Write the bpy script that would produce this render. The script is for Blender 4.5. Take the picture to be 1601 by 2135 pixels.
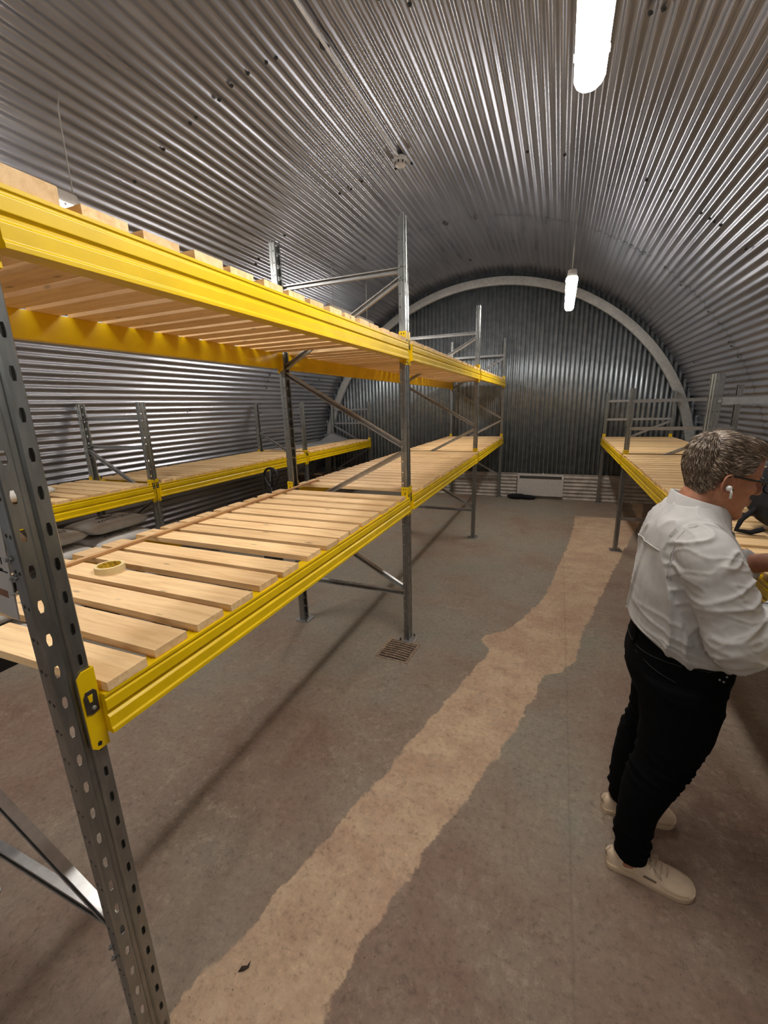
import bpy, bmesh, math, random
import numpy as np
from math import sin, cos, pi, radians, sqrt, hypot
from mathutils import Vector, Matrix, noise
random.seed(7)

# ------------------------------------------------------------------ clear
for o in list(bpy.data.objects):
    bpy.data.objects.remove(o, do_unlink=True)
SC = bpy.context.scene
COL = SC.collection

# ------------------------------------------------------------------ camera
CAM_H = 1.75
YAW, PITCH, ROLL, FPX = 0.3944, 0.249, -0.0275, 867.2
fw = Vector((-sin(YAW)*cos(PITCH), cos(YAW)*cos(PITCH), -sin(PITCH)))
rt = Vector((cos(YAW), sin(YAW), 0)); up = rt.cross(fw)
r2 = cos(ROLL)*rt + sin(ROLL)*up; u2 = -sin(ROLL)*rt + cos(ROLL)*up
cd = bpy.data.cameras.new('camera'); cam = bpy.data.objects.new('camera', cd); COL.objects.link(cam)
cd.sensor_fit = 'HORIZONTAL'; cd.sensor_width = 36.0; cd.lens = FPX/1601*36.0
cd.clip_start = 0.02; cd.clip_end = 100
M = Matrix.Identity(4)
for i in range(3):
    M[i][0] = r2[i]; M[i][1] = u2[i]; M[i][2] = -fw[i]
M[2][3] = CAM_H
cam.matrix_world = M
SC.camera = cam

# ------------------------------------------------------------------ world, exposure, lamp strength
W = bpy.data.worlds.new('world'); SC.world = W; W.use_nodes = True
W.node_tree.nodes['Background'].inputs[0].default_value = (0.5, 0.5, 0.55, 1)
W.node_tree.nodes['Background'].inputs[1].default_value = 0.02
LAMP_STRENGTH = 60.0
LAMP_COLOR = (1.0, 0.955, 0.915)
SC.cycles.sample_clamp_indirect = 2.0; SC.cycles.sample_clamp_direct = 0.0
vs = SC.view_settings
vs.view_transform = 'Standard'; vs.look = 'None'; vs.gamma = 1.0; vs.exposure = 0.08; vs.use_curve_mapping = False

# ------------------------------------------------------------------ node helpers
def lin(c):
    return tuple((x/255/12.92 if x/255 <= 0.04045 else ((x/255+0.055)/1.055)**2.4) for x in c)
def rgba(c): return (*lin(c), 1)
class NT:
    def __init__(s, name):
        s.m = bpy.data.materials.new(name); s.m.use_nodes = True
        s.t = s.m.node_tree; s.n = s.t.nodes; s.b = s.n['Principled BSDF']
    def node(s, kind, **kw):
        n = s.n.new(kind)
        for k, v in kw.items():
            if k.startswith('i_'): n.inputs[k[2:].replace('_', ' ')].default_value = v
            else: setattr(n, k, v)
        return n
    def link(s, a, b): s.t.links.new(a, b)
    def coords(s, kind='Object', scale=(1, 1, 1), offset_random=False):
        tc = s.node('ShaderNodeTexCoord'); mp = s.node('ShaderNodeMapping')
        mp.inputs['Scale'].default_value = scale
        s.link(tc.outputs[kind], mp.inputs['Vector'])
        if offset_random:
            oi = s.node('ShaderNodeObjectInfo'); mu = s.node('ShaderNodeMath', operation='MULTIPLY'); mu.inputs[1].default_value = 57.0
            s.link(oi.outputs['Random'], mu.inputs[0]); cx = s.node('ShaderNodeCombineXYZ')
            for k in range(3): s.link(mu.outputs[0], cx.inputs[k])
            s.link(cx.outputs[0], mp.inputs['Location'])
        return mp.outputs['Vector']
    def noise(s, vec, scale, detail=3, rough=0.5, dist=0):
        n = s.node('ShaderNodeTexNoise'); n.inputs['Scale'].default_value = scale
        n.inputs['Detail'].default_value = detail; n.inputs['Roughness'].default_value = rough; n.inputs['Distortion'].default_value = dist
        s.link(vec, n.inputs['Vector']); return n.outputs['Fac']
    def ramp(s, fac, stops):
        r = s.node('ShaderNodeValToRGB'); e = r.color_ramp.elements
        while len(e) < len(stops): e.new(0.5)
        for el, (p, c) in zip(e, stops): el.position = p; el.color = c if len(c) == 4 else (*c, 1)
        s.link(fac, r.inputs[0]); return r.outputs[0]
    def mix(s, fac, a, b, mode='MIX'):
        n = s.node('ShaderNodeMix', data_type='RGBA', blend_type=mode)
        for idx, v in ((0, fac), (6, a), (7, b)):
            if hasattr(v, 'is_output') or isinstance(v, bpy.types.NodeSocket): s.link(v, n.inputs[idx])
            elif idx == 0: n.inputs[0].default_value = v
            else: n.inputs[idx].default_value = v if len(v) == 4 else (*v, 1)
        return n.outputs[2]
    def math(s, op, a, b=0.0, c=None, clamp=False):
        n = s.node('ShaderNodeMath', operation=op, use_clamp=clamp)
        for i, v in enumerate((a, b) if c is None else (a, b, c)):
            if isinstance(v, bpy.types.NodeSocket): s.link(v, n.inputs[i])
            else: n.inputs[i].default_value = v
        return n.outputs[0]
    def bump(s, h, strength=0.3, dist=0.002):
        b = s.node('ShaderNodeBump'); b.inputs['Strength'].default_value = strength; b.inputs['Distance'].default_value = dist
        s.link(h, b.inputs['Height']); s.link(b.outputs[0], s.b.inputs['Normal'])
    def set(s, **kw):
        for k, v in kw.items():
            i = s.b.inputs[k.replace('_', ' ')]
            if isinstance(v, bpy.types.NodeSocket): s.link(v, i)
            else: i.default_value = v if not (isinstance(v, tuple) and len(v) == 3) else (*v, 1)
        return s

def mat_steel(name, c1, c2, rough=(0.28, 0.42), metallic=0.9, scale=60, streak=(1, 1, 1), bump=0.05):
    t = NT(name); v = t.coords('Object', streak)
    f = t.noise(v, scale, 4, 0.6); f2 = t.noise(t.coords('Object', (1, 1, 1)), 6, 3)
    col = t.ramp(f, [(0.3, rgba(c1)), (0.7, rgba(c2))])
    col = t.mix(t.math('MULTIPLY', f2, 0.35), col, rgba(tuple(x*0.75 for x in c1)))
    mr = t.node('ShaderNodeMapRange'); mr.inputs[3].default_value = rough[0]; mr.inputs[4].default_value = rough[1]
    t.link(f2, mr.inputs[0])
    t.set(Base_Color=col, Roughness=mr.outputs[0], Metallic=metallic)
    if bump: t.bump(f, bump, 0.001)
    return t.m

def mat_plain(name, c, rough=0.5, metallic=0.0, var=0.12, scale=20, bump=0.0, bscale=200):
    t = NT(name); v = t.coords('Object')
    f = t.noise(v, scale, 3)
    col = t.ramp(f, [(0.3, rgba(tuple(x*(1-var) for x in c))), (0.7, rgba(tuple(min(255, x*(1+var*0.5)) for x in c)))])
    t.set(Base_Color=col, Roughness=rough, Metallic=metallic)
    if bump: t.bump(t.noise(v, bscale, 2), bump, 0.002)
    return t.m

MAT = {}
MAT['galv'] = mat_steel('galvanized_upright_steel', (134, 136, 133), (164, 166, 162), (0.25, 0.38), 0.85, 40, (1, 1, 0.25))
MAT['brace'] = mat_steel('galvanized_brace_steel', (170, 170, 167), (196, 196, 194), (0.24, 0.36), 0.72, 30)
MAT['lock'] = mat_steel('dark_lock_steel', (90, 84, 80), (110, 104, 100), (0.3, 0.5), 0.8, 60)
MAT['yellow'] = mat_plain('yellow_beam_paint', (240, 200, 0), 0.36, 0, 0.05, 8)
MAT['black'] = mat_plain('black_plastic', (14, 14, 16), 0.45)
MAT['blackcloth'] = mat_plain('black_bag_cloth', (14, 14, 17), 0.9, 0, 0.3, 60, 0.4, 300)
MAT['whiteplastic'] = mat_plain('white_plastic', (225, 224, 220), 0.4, 0, 0.04)
MAT['heater'] = mat_plain('heater_enamel', (196, 190, 182), 0.45, 0, 0.04)
MAT['darkgap'] = mat_plain('dark_grille', (70, 66, 60), 0.7)
MAT['cable'] = mat_plain('grey_cable', (175, 172, 165), 0.5)
MAT['ink'] = mat_plain('black_ink', (28, 26, 26), 0.7)
MAT['sheet'] = mat_plain('printed_sheet_card', (176, 172, 166), 0.6, 0, 0.04)
MAT['rust'] = mat_plain('brown_print', (120, 84, 62), 0.7)
MAT['paper'] = mat_plain('white_paper', (232, 232, 230), 0.6, 0, 0.02)
MAT['darkbrown'] = mat_plain('dark_brown_carton', (58, 44, 34), 0.8)
MAT['tar'] = mat_plain('torn_dark_edge', (46, 46, 44), 0.8)
MAT['tape'] = mat_plain('cream_masking_tape', (226, 204, 150), 0.6, 0, 0.04)
MAT['tapein'] = mat_plain('yellow_printed_core', (190, 160, 40), 0.6, 0, 0.4, 90)
MAT['ring'] = mat_steel('arch_flashing_steel', (150, 150, 146), (172, 172, 168), (0.45, 0.6), 0.45, 20, bump=0.1)

def mat_roof(name, c1, c2, met=0.93, rough=(0.22, 0.36), amt=0.22):
    t = NT(name)
    v = t.coords('Object', (1, 0.12, 1)); f = t.noise(v, 9, 4, 0.6)
    v2 = t.coords('Object', (1, 1, 1)); f2 = t.noise(v2, 1.3, 3, 0.6); f3 = t.noise(v2, 90, 2)
    col = t.ramp(f, [(0.3, rgba(c1)), (0.72, rgba(c2))])
    col = t.mix(t.math('MULTIPLY', f2, 0.18), col, rgba((140, 132, 124)))
    mr = t.node('ShaderNodeMapRange'); mr.inputs[1].default_value = 0.3; mr.inputs[2].default_value = 0.7
    mr.inputs[3].default_value = rough[0]; mr.inputs[4].default_value = rough[1]; t.link(f, mr.inputs[0])
    t.set(Base_Color=col, Roughness=mr.outputs[0], Metallic=met)
    h = f
    t.bump(h, amt, 0.001)
    return t.m
MAT['roof'] = mat_roof('corrugated_roof_steel', (148, 149, 156), (172, 173, 179), 0.82, (0.27, 0.35), 0.02)
MAT['endwall'] = mat_roof('corrugated_end_wall_steel', (132, 141, 146), (164, 171, 174), 0.7, (0.3, 0.42), 0.12)
MAT['skirt'] = mat_plain('dusty_white_skirting', (182, 172, 160), 0.7, 0.0, 0.15, 9)

def mat_wood(name, base, dark):
    t = NT(name)
    v = t.coords('Object', (1.2, 14, 14), True)
    f = t.noise(v, 3.0, 5, 0.6, 0.6)
    v2 = t.coords('Object', (3.2, 9, 9), True)
    vo = t.node('ShaderNodeTexVoronoi'); vo.inputs['Scale'].default_value = 1.4; t.link(v2, vo.inputs['Vector'])
    knot = t.ramp(vo.outputs['Distance'], [(0.0, (0, 0, 0, 1)), (0.07, (0.55,)*3+(1,)), (0.13, (1, 1, 1, 1))])
    col = t.ramp(f, [(0.25, rgba(dark)), (0.55, rgba(base)), (0.8, rgba(tuple(min(255, x*1.06) for x in base)))])
    oi = t.node('ShaderNodeObjectInfo')
    tone = t.ramp(oi.outputs['Random'], [(0.0, (0.84, 0.80, 0.76, 1)), (0.5, (0.97, 0.95, 0.93, 1)), (1.0, (1.06, 1.05, 1.04, 1))])
    col = t.mix(1.0, col, tone, 'MULTIPLY')
    col = t.mix(knot, rgba(tuple(x*0.42 for x in dark)), col)
    # fine fibre marks
    v3 = t.coords('Object', (4, 60, 60), True); f3 = t.noise(v3, 6, 3, 0.7)
    fib = t.ramp(f3, [(0.28, (0.86, 0.84, 0.82, 1)), (0.42, (1, 1, 1, 1))])
    col = t.mix(1.0, col, fib, 'MULTIPLY')
    t.set(Base_Color=col, Roughness=0.62)
    t.b.inputs['Specular IOR Level'].default_value = 0.3
    t.bump(f3, 0.25, 0.001)
    return t.m
MAT['wood'] = mat_wood('pale_softwood', (244, 210, 158), (220, 178, 122))
MAT['wood2'] = mat_wood('thin_lath_softwood', (228, 186, 132), (198, 150, 98))

# floor: bare concrete with a paler worn strip whose edges follow measured curves
STRIP_L = [(-6, -1.5), (0.2, -1.02), (.56, -.95), (.75, -.89), (.96, -.84), (1.22, -.77), (1.53, -.68), (2.14, -.52), (2.42, -.44), (2.78, -.35), (2.84, -.42), (2.98, -.42), (3.08, -.28), (3.23, -.21), (3.76, -.02), (4.6, .10), (5.57, .23), (6.3, .30), (6.95, .34), (7.0, 1.2), (9, 1.3)]
STRIP_R = [(-6, -1.2), (0.3, -.6), (.67, -.51), (.84, -.50), (1.05, -.42), (1.19, -.39), (1.44, -.30), (1.82, -.16), (2.14, -.07), (2.42, 0), (2.6, .03), (2.66, .13), (2.83, .23), (3.25, .29), (3.71, .41), (4.16, .52), (5.39, .83), (7.12, 1.29), (9, 1.6)]
def mat_floor():
    t = NT('bare_concrete_floor')
    tc = t.node('ShaderNodeTexCoord'); sp = t.node('ShaderNodeSeparateXYZ'); t.link(tc.outputs['Object'], sp.inputs[0])
    v = tc.outputs['Object']
    X, Y = sp.outputs[0], sp.outputs[1]
    yn = t.math('DIVIDE', t.math('ADD', Y, 6.0), 15.0)
    def curve(pts):
        c = t.node('ShaderNodeFloatCurve'); cu = c.mapping.curves[0]
        P = [((y+6)/15, (x+2)/4) for y, x in pts]
        cu.points[0].location = P[0]; cu.points[1].location = P[-1]
        for q in P[1:-1]: cu.points.new(*q)
        for pnt in cu.points: pnt.handle_type = 'VECTOR'
        c.mapping.update(); t.link(yn, c.inputs['Value'])
        return t.math('SUBTRACT', t.math('MULTIPLY', c.outputs[0], 4.0), 2.0)
    L, R_ = curve(STRIP_L), curve(STRIP_R)
    n1 = t.noise(v, 7, 5, 0.65); n2 = t.noise(v, 45, 3, 0.6)
    wob = t.math('ADD', t.math('MULTIPLY', t.math('SUBTRACT', n1, 0.5), 0.10), t.math('MULTIPLY', t.math('SUBTRACT', n2, 0.5), 0.035))
    xw = t.math('ADD', X, wob)
    a = t.math('DIVIDE', t.math('SUBTRACT', xw, L), 0.012, clamp=True)
    b = t.math('DIVIDE', t.math('SUBTRACT', R_, xw), 0.012, clamp=True)
    mask = t.math('MULTIPLY', a, b)
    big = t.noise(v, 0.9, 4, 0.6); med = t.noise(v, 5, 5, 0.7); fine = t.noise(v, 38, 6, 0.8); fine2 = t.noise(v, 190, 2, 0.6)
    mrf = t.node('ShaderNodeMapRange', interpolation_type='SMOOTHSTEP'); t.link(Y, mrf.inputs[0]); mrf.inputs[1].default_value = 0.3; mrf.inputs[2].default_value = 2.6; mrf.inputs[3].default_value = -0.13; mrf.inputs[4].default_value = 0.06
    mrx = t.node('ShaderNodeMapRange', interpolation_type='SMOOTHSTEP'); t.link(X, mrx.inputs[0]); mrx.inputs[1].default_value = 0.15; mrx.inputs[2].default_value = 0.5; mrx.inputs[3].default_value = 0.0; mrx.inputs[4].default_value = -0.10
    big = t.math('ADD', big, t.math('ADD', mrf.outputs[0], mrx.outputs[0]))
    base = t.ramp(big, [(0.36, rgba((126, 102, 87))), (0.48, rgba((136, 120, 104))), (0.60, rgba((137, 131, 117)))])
    base = t.mix(t.ramp(med, [(0.35, (0, 0, 0, 1)), (0.75, (0.55,)*3+(1,))]), base, rgba((158, 142, 124)))
    strip = t.ramp(med, [(0.3, rgba((176, 144, 118))), (0.62, rgba((204, 178, 146)))])
    stn = t.noise(v, 2.3, 4, 0.6)
    strip = t.mix(t.ramp(stn, [(0.45, (0, 0, 0, 1)), (0.65, (0.6,)*3+(1,))]), strip, rgba((176, 142, 118)))
    col = t.mix(mask, base, strip)
    sp_ = t.ramp(fine, [(0.34, (0.52, 0.49, 0.47, 1)), (0.46, (0.95, 0.95, 0.95, 1)), (0.56, (1.02, 1.02, 1.02, 1)), (0.68, (1.38, 1.34, 1.28, 1))])
    col = t.mix(0.8, col, sp_, 'MULTIPLY')
    g1 = t.noise(v, 16, 9, 0.86); gp = t.noise(v, 1.7, 3, .6)
    gm = t.math('MULTIPLY', t.ramp(g1, [(0.52, (0, 0, 0, 1)), (0.60, (1, 1, 1, 1))]), t.ramp(gp, [(0.40, (.12,)*3+(1,)), (0.62, (.75,)*3+(1,))]))
    col = t.mix(gm, col, rgba((172, 154, 134)))
    g2 = t.noise(v, 11, 9, 0.88, .4)
    gm2 = t.math('MULTIPLY', t.ramp(g2, [(0.36, (1, 1, 1, 1)), (0.43, (0, 0, 0, 1))]), 0.55)
    col = t.mix(gm2, col, rgba((84, 68, 58)))
    # small pits and pebbles
    vo = t.node('ShaderNodeTexVoronoi'); vo.inputs['Scale'].default_value = 34; t.link(v, vo.inputs['Vector'])
    pit = t.ramp(vo.outputs['Distance'], [(0.05, (0.35, 0.3, 0.27, 1)), (0.11, (1, 1, 1, 1))])
    pm = t.ramp(t.noise(v, 3, 3), [(0.5, (0, 0, 0, 1)), (0.62, (1, 1, 1, 1))])
    col = t.mix(pm, col, t.mix(1.0, col, pit, 'MULTIPLY'))
    # trowel joint running along the hall
    d = t.math('ABSOLUTE', t.math('SUBTRACT', t.math('ADD', X, t.math('MULTIPLY', wob, 0.25)), 0.165))
    crack = t.math('SUBTRACT', 1.0, t.math('DIVIDE', d, 0.008, clamp=True), clamp=True)
    col = t.mix(t.math('MULTIPLY', crack, t.math('MULTIPLY', n1, 0.45)), col, rgba((82, 66, 55)))
    t.set(Base_Color=col, Roughness=0.62)
    t.b.inputs['Specular IOR Level'].default_value = 0.35
    h = t.math('ADD', t.math('MULTIPLY', fine, 1.6), t.math('MULTIPLY', mask, 0.8))
    h = t.math('ADD', h, t.math('MULTIPLY', fine2, 0.25))
    t.bump(h, 0.55, 0.004)
    return t.m
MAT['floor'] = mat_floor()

def mat_emit(name, col, strength):
    t = NT(name); t.set(Base_Color=(0.9, 0.9, 0.9), Roughness=0.4)
    t.b.inputs['Emission Color'].default_value = (*col, 1); t.b.inputs['Emission Strength'].default_value = strength
    return t.m
MAT['lamp'] = mat_emit('glowing_opal_diffuser', LAMP_COLOR, LAMP_STRENGTH)

# ------------------------------------------------------------------ object helpers
def tag(o, label=None, cat=None, group=None, kind=None):
    if label: o['label'] = label
    if cat: o['category'] = cat
    if group: o['group'] = group
    if kind: o['kind'] = kind
    return o
def empty(name, loc=(0, 0, 0), rot=(0, 0, 0)):
    o = bpy.data.objects.new(name, None); COL.objects.link(o); o.location = loc; o.rotation_euler = rot
    o.empty_display_size = 0.1
    return o
def link(name, me, mat=None, parent=None, loc=(0, 0, 0), rot=(0, 0, 0)):
    o = bpy.data.objects.new(name, me); COL.objects.link(o)
    if mat is not None and len(me.materials) == 0: me.materials.append(MAT[mat] if isinstance(mat, str) else mat)
    o.location = loc; o.rotation_euler = rot
    if parent: o.parent = parent
    return o
def copy_tree(o, parent=None):
    c = o.copy(); COL.objects.link(c); c.parent = parent
    for ch in list(o.children): copy_tree(ch, c)
    return c
class MB:
    def __init__(s): s.v = []; s.f = []
    def add(s, vs_, fs):
        n = len(s.v); s.v += [tuple(x) for x in vs_]; s.f += [tuple(i+n for i in f) for f in fs]; return s
    def box(s, x0, x1, y0, y1, z0, z1, M_=None):
        P = [Vector((x, y, z)) for x in (x0, x1) for y in (y0, y1) for z in (z0, z1)]
        if M_ is not None: P = [M_ @ q for q in P]
        return s.add(P, [(0, 1, 3, 2), (4, 6, 7, 5), (0, 4, 5, 1), (2, 3, 7, 6), (0, 2, 6, 4), (1, 5, 7, 3)])
    def prism(s, poly, axis, a, b):
        """poly: 2-D points, extruded along axis from a to b"""
        def P(u, v_, t):
            return {'x': (t, u, v_), 'y': (u, t, v_), 'z': (u, v_, t)}[axis]
        n = len(poly); vs_ = [P(u, v_, a) for u, v_ in poly]+[P(u, v_, b) for u, v_ in poly]
        fs = [(i, (i+1) % n, n+(i+1) % n, n+i) for i in range(n)]+[tuple(range(n-1, -1, -1)), tuple(range(n, 2*n))]
        return s.add(vs_, fs)
    def tube(s, pts, r, n=10, cap=True):
        pts = [Vector(q) for q in pts]; rings = []
        rr = r if isinstance(r, (list, tuple)) else [r]*len(pts)
        prev = None; base = len(s.v); vs_ = []
        for i, q in enumerate(pts):
            d = (pts[min(i+1, len(pts)-1)]-pts[max(i-1, 0)]).normalized()
            if prev is None:
                a = Vector((0, 0, 1)) if abs(d.z) < 0.9 else Vector((1, 0, 0)); u = d.cross(a).normalized()
            else: u = (prev - d*prev.dot(d)).normalized()
            w = d.cross(u); prev = u
            for k in range(n):
                t = 2*pi*k/n; vs_.append(q+u*(cos(t)*rr[i])+w*(sin(t)*rr[i]))
        fs = []
        for i in range(len(pts)-1):
            for k in range(n): fs.append((i*n+k, i*n+(k+1) % n, (i+1)*n+(k+1) % n, (i+1)*n+k))
        if cap: fs += [tuple(range(n-1, -1, -1)), tuple((len(pts)-1)*n+k for k in range(n))]
        return s.add(vs_, fs)
    def lathe(s, prof, n=32, c=(0, 0, 0), axis='z'):
        vs_ = []
        for r, h in prof:
            for k in range(n):
                t = 2*pi*k/n; x, y = r*cos(t), r*sin(t)
                q = (x, y, h) if axis == 'z' else ((h, x, y) if axis == 'x' else (y, h, x))
                vs_.append((q[0]+c[0], q[1]+c[1], q[2]+c[2]))
        fs = []
        for i in range(len(prof)-1):
            for k in range(n): fs.append((i*n+k, i*n+(k+1) % n, (i+1)*n+(k+1) % n, (i+1)*n+k))
        fs += [tuple(range(n-1, -1, -1)), tuple((len(prof)-1)*n+k for k in range(n))]
        return s.add(vs_, fs)
    def mesh(s, name, mat=None, smooth=False, weld=0.0, bevel=0.0, angle=None):
        me = bpy.data.meshes.new(name); me.from_pydata(s.v, [], s.f); me.validate()
        bm = bmesh.new(); bm.from_mesh(me)
        if weld: bmesh.ops.remove_doubles(bm, verts=bm.verts, dist=weld)
        if bevel:
            es = [e for e in bm.edges if e.is_manifold and e.calc_face_angle(0) > 0.6]
            bmesh.ops.bevel(bm, geom=es, offset=bevel, segments=2, affect='EDGES', profile=0.5)
        bmesh.ops.recalc_face_normals(bm, faces=bm.faces)
        for f in bm.faces: f.smooth = smooth
        if angle is not None:
            for f in bm.faces: f.smooth = True
            for e in bm.edges:
                e.smooth = not (len(e.link_faces) == 2 and e.calc_face_angle(0) > angle)
        bm.to_mesh(me); bm.free()
        if mat: me.materials.append(MAT[mat] if isinstance(mat, str) else mat)
        return me
    def obj(s, name, mat=None, parent=None, loc=(0, 0, 0), rot=(0, 0, 0), **kw):
        return link(name, s.mesh(name, mat, **kw), None, parent, loc, rot)

def text_verts(txt, size, extrude=0.0):
    cu = bpy.data.curves.new('txt', 'FONT'); cu.body = txt; cu.size = size; cu.align_x = 'CENTER'; cu.align_y = 'CENTER'
    cu.resolution_u = 2; cu.offset = size*0.018
    o = bpy.data.objects.new('txt', cu); COL.objects.link(o)
    dg = bpy.context.evaluated_depsgraph_get(); me = bpy.data.meshes.new_from_object(o.evaluated_get(dg))
    bm = bmesh.new(); bm.from_mesh(me)
    bmesh.ops.triangulate(bm, faces=bm.faces)
    v = [tuple(x.co) for x in bm.verts]; f = [tuple(q.index for q in p.verts) for p in bm.faces]
    bm.free(); bpy.data.objects.remove(o); bpy.data.curves.remove(cu); bpy.data.meshes.remove(me)
    return v, f

# ------------------------------------------------------------------ the hall
VX, VZ, VR = -1.33, 0.42, 3.535       # centre and radius of the barrel vault
Y0, Y1 = -6.0, 8.24
AMP, PER = 0.0108, 0.0762
def vault(r, th): return (VX+r*sin(th), VZ+r*cos(th))

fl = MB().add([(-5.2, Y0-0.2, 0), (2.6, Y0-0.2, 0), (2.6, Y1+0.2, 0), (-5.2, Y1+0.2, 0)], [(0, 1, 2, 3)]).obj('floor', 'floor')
fl['kind'] = 'structure'

def build_vault():
    thm = math.acos(-VZ/VR)-0.0005
    nper = int(round(2*thm*VR/PER)); seg = 12; N = nper*seg
    rnd = random.Random(3)
    jit = [rnd.uniform(-0.0016, 0.0016) for _ in range(nper+1)]; amp = [AMP*rnd.uniform(0.88, 1.08) for _ in range(nper+1)]
    bands = [(-6.05, -3.02, 0), (-3.05, 0.02, 0.0035), (-0.02, 2.81, 0), (2.78, 5.84, 0.0035), (5.80, Y1+0.02, 0)]
    mb = MB()
    for (a, b, off) in bands:
        ys = np.linspace(a, b, 9)
        vs_ = []
        for y in ys:
            for i in range(N+1):
                u = i/seg; k = int(u); fr = u-k
                th = -thm+2*thm*i/N
                j0 = jit[k % (nper+1)]; j1 = jit[(k+1) % (nper+1)]
                lap = 0.0016 if (k//11) % 2 else 0; aa = amp[k % (nper+1)]*(1-fr)+amp[(k+1) % (nper+1)]*fr
                ridge = -cos(2*pi*fr)
                wv = 0.0022*noise.noise(Vector((u*0.31, y*0.45, 2.1)))
                r = VR+off+lap+j0*(1-fr)+j1*fr+aa*ridge+wv
                x, z = vault(r, th); vs_.append((x, y, z))
        fs = []
        for j in range(len(ys)-1):
            for i in range(N): q = j*(N+1)+i; fs.append((q, q+N+1, q+N+2, q+1))
        mb.add(vs_, fs)
    me = mb.mesh('ceiling', 'roof', smooth=True)
    o = link('ceiling', me); tag(o, kind='structure')
    return o, thm
ceiling, THM = build_vault()

# roof bolts: rounded heads on the crests, in rows across the sheets
bolt_me = MB().lathe([(0.014, 0), (0.014, -0.003), (0.008, -0.004), (0.0075, -0.011), (0.004, -0.013)], 10).mesh('roof_bolt', 'tar', angle=0.7)
bolt_pts = [(-1.82, 2.79), (-1.89, 2.78), (-2.03, 2.77), (-2.17, 2.77), (-2.3, 2.79), (-2.5, 2.77), (-2.56, 2.77), (-2.82, 2.75), (-3.12, 2.72), (-1.08, 2.72), (-.93, 2.81),
            (.69, 4.33), (.92, 4.37), (.98, 4.36), (1.24, 4.36), (.95, 5.74), (1.14, 5.86), (.33, 2.82), (.28, 2.86), (-2.9, 4.36), (-3.3, 4.34), (-2.2, 4.35), (-3.6, 5.8), (-3.9, 4.3), (-2.6, 5.82), (-.4, 4.37), (-.1, 4.35)]
rb = random.Random(11)
for row in (1.25, 4.35, 5.82, 7.3):
    for k in range(12):
        th = rb.uniform(-1.25, 1.1); bolt_pts.append((VX+VR*sin(th), row+rb.uniform(-.03, .03)))
for (x, y) in bolt_pts[:72]:
    s_ = (x-VX)/VR
    if abs(s_) > 0.98: continue
    th = math.asin(s_); k = round(th*VR/PER); 
    b = bpy.data.objects.new('roof_bolt', bolt_me); COL.objects.link(b); b.parent = ceiling
    px, pz = vault(VR-AMP*0.7, th); b.location = (px, y, pz); b.rotation_euler = (0, th, 0)

def corr_wall(name, y, inward, zlo, mat):
    """upright corrugated sheet filling the arch above zlo"""
    mb = MB(); rr = VR+0.012; seg = 10; n = int(2*rr/PER)+1; vs_ = []; fs = []; rnd = random.Random(5)
    am = [AMP*rnd.uniform(.85, 1.1) for _ in range(n+2)]; jt = [rnd.uniform(-.0025, .0025) for _ in range(n+2)]
    i = 0
    for i in range(n*seg+1):
        x = -rr+2*rr*i/(n*seg); k = i//seg; fr = (i % seg)/seg
        top = VZ+sqrt(max(rr*rr-x*x, 0.0))
        d = am[k]*cos(2*pi*fr)+jt[k]*(1-fr)+jt[k+1]*fr
        vs_ += [(VX+x, y+d*inward, zlo), (VX+x, y+d*inward, max(top, zlo+.01))]
    for i in range(n*seg): fs.append((2*i, 2*i+2, 2*i+3, 2*i+1))
    o = mb.add(vs_, fs).obj(name, mat, smooth=True); tag(o, kind='structure')
    md = o.modifiers.new('thick', 'SOLIDIFY'); md.thickness = 0.0012; md.offset = 0
    return o
wall_back = corr_wall('wall_back', Y1-0.02, -1, 0.45, 'endwall')
wall_front = corr_wall('wall_front', Y0+0.02, 1, 0.0, 'endwall')
# horizontally corrugated pale skirting along the foot of the end wall
mb = MB(); vs_ = []; fs = []; n = 80; hw = 3.50
for i in range(n+1):
    z = 0.002+0.452*i/n; d = 0.012*cos(2*pi*z/0.0665)
    vs_ += [(VX-hw, Y1-0.075-d, z), (VX+hw, Y1-0.075-d, z)]
for i in range(n): fs.append((2*i, 2*i+1, 2*i+3, 2*i+2))
vs_ += [(VX-hw, Y1-0.02, 0.454), (VX+hw, Y1-0.02, 0.454)]; fs.append((2*n, 2*n+1, 2*n+3, 2*n+2))
sk = mb.add(vs_, fs).obj('baseboard_back', 'skirt', smooth=True); tag(sk, kind='structure')

# arch flashing: a curved angle following the end wall, in lapped lengths
def arch_ring():
    mb = MB(); cuts = [-1.62, -1.05, -.42, .05, .5, .86, 1.25, 1.62]
    for s in range(len(cuts)-1):
        a, b = cuts[s], cuts[s+1]+0.012; n = 40; dy = 0.002*(s % 2); dr = 0.003*(s % 2)
        vs_ = []; fs = []
        for i in range(n+1):
            th = a+(b-a)*i/n
            for (r, y) in ((3.315+dr, Y1-0.055), (3.315+dr, Y1-.115-dy), (3.325+dr, Y1-.120-dy), (3.445+dr, Y1-.120-dy), (3.45+dr, Y1-.115-dy), (3.45+dr, Y1-.055)):
                x, z = vault(r, th); vs_.append((x, y, max(z, 0.0)))
        for i in range(n):
            for k in range(5): q = i*6+k; fs.append((q, q+6, q+7, q+1))
        mb.add(vs_, fs)
    o = mb.obj('trim_1', 'ring', angle=0.5); tag(o, kind='structure')
arch_ring()

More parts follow.
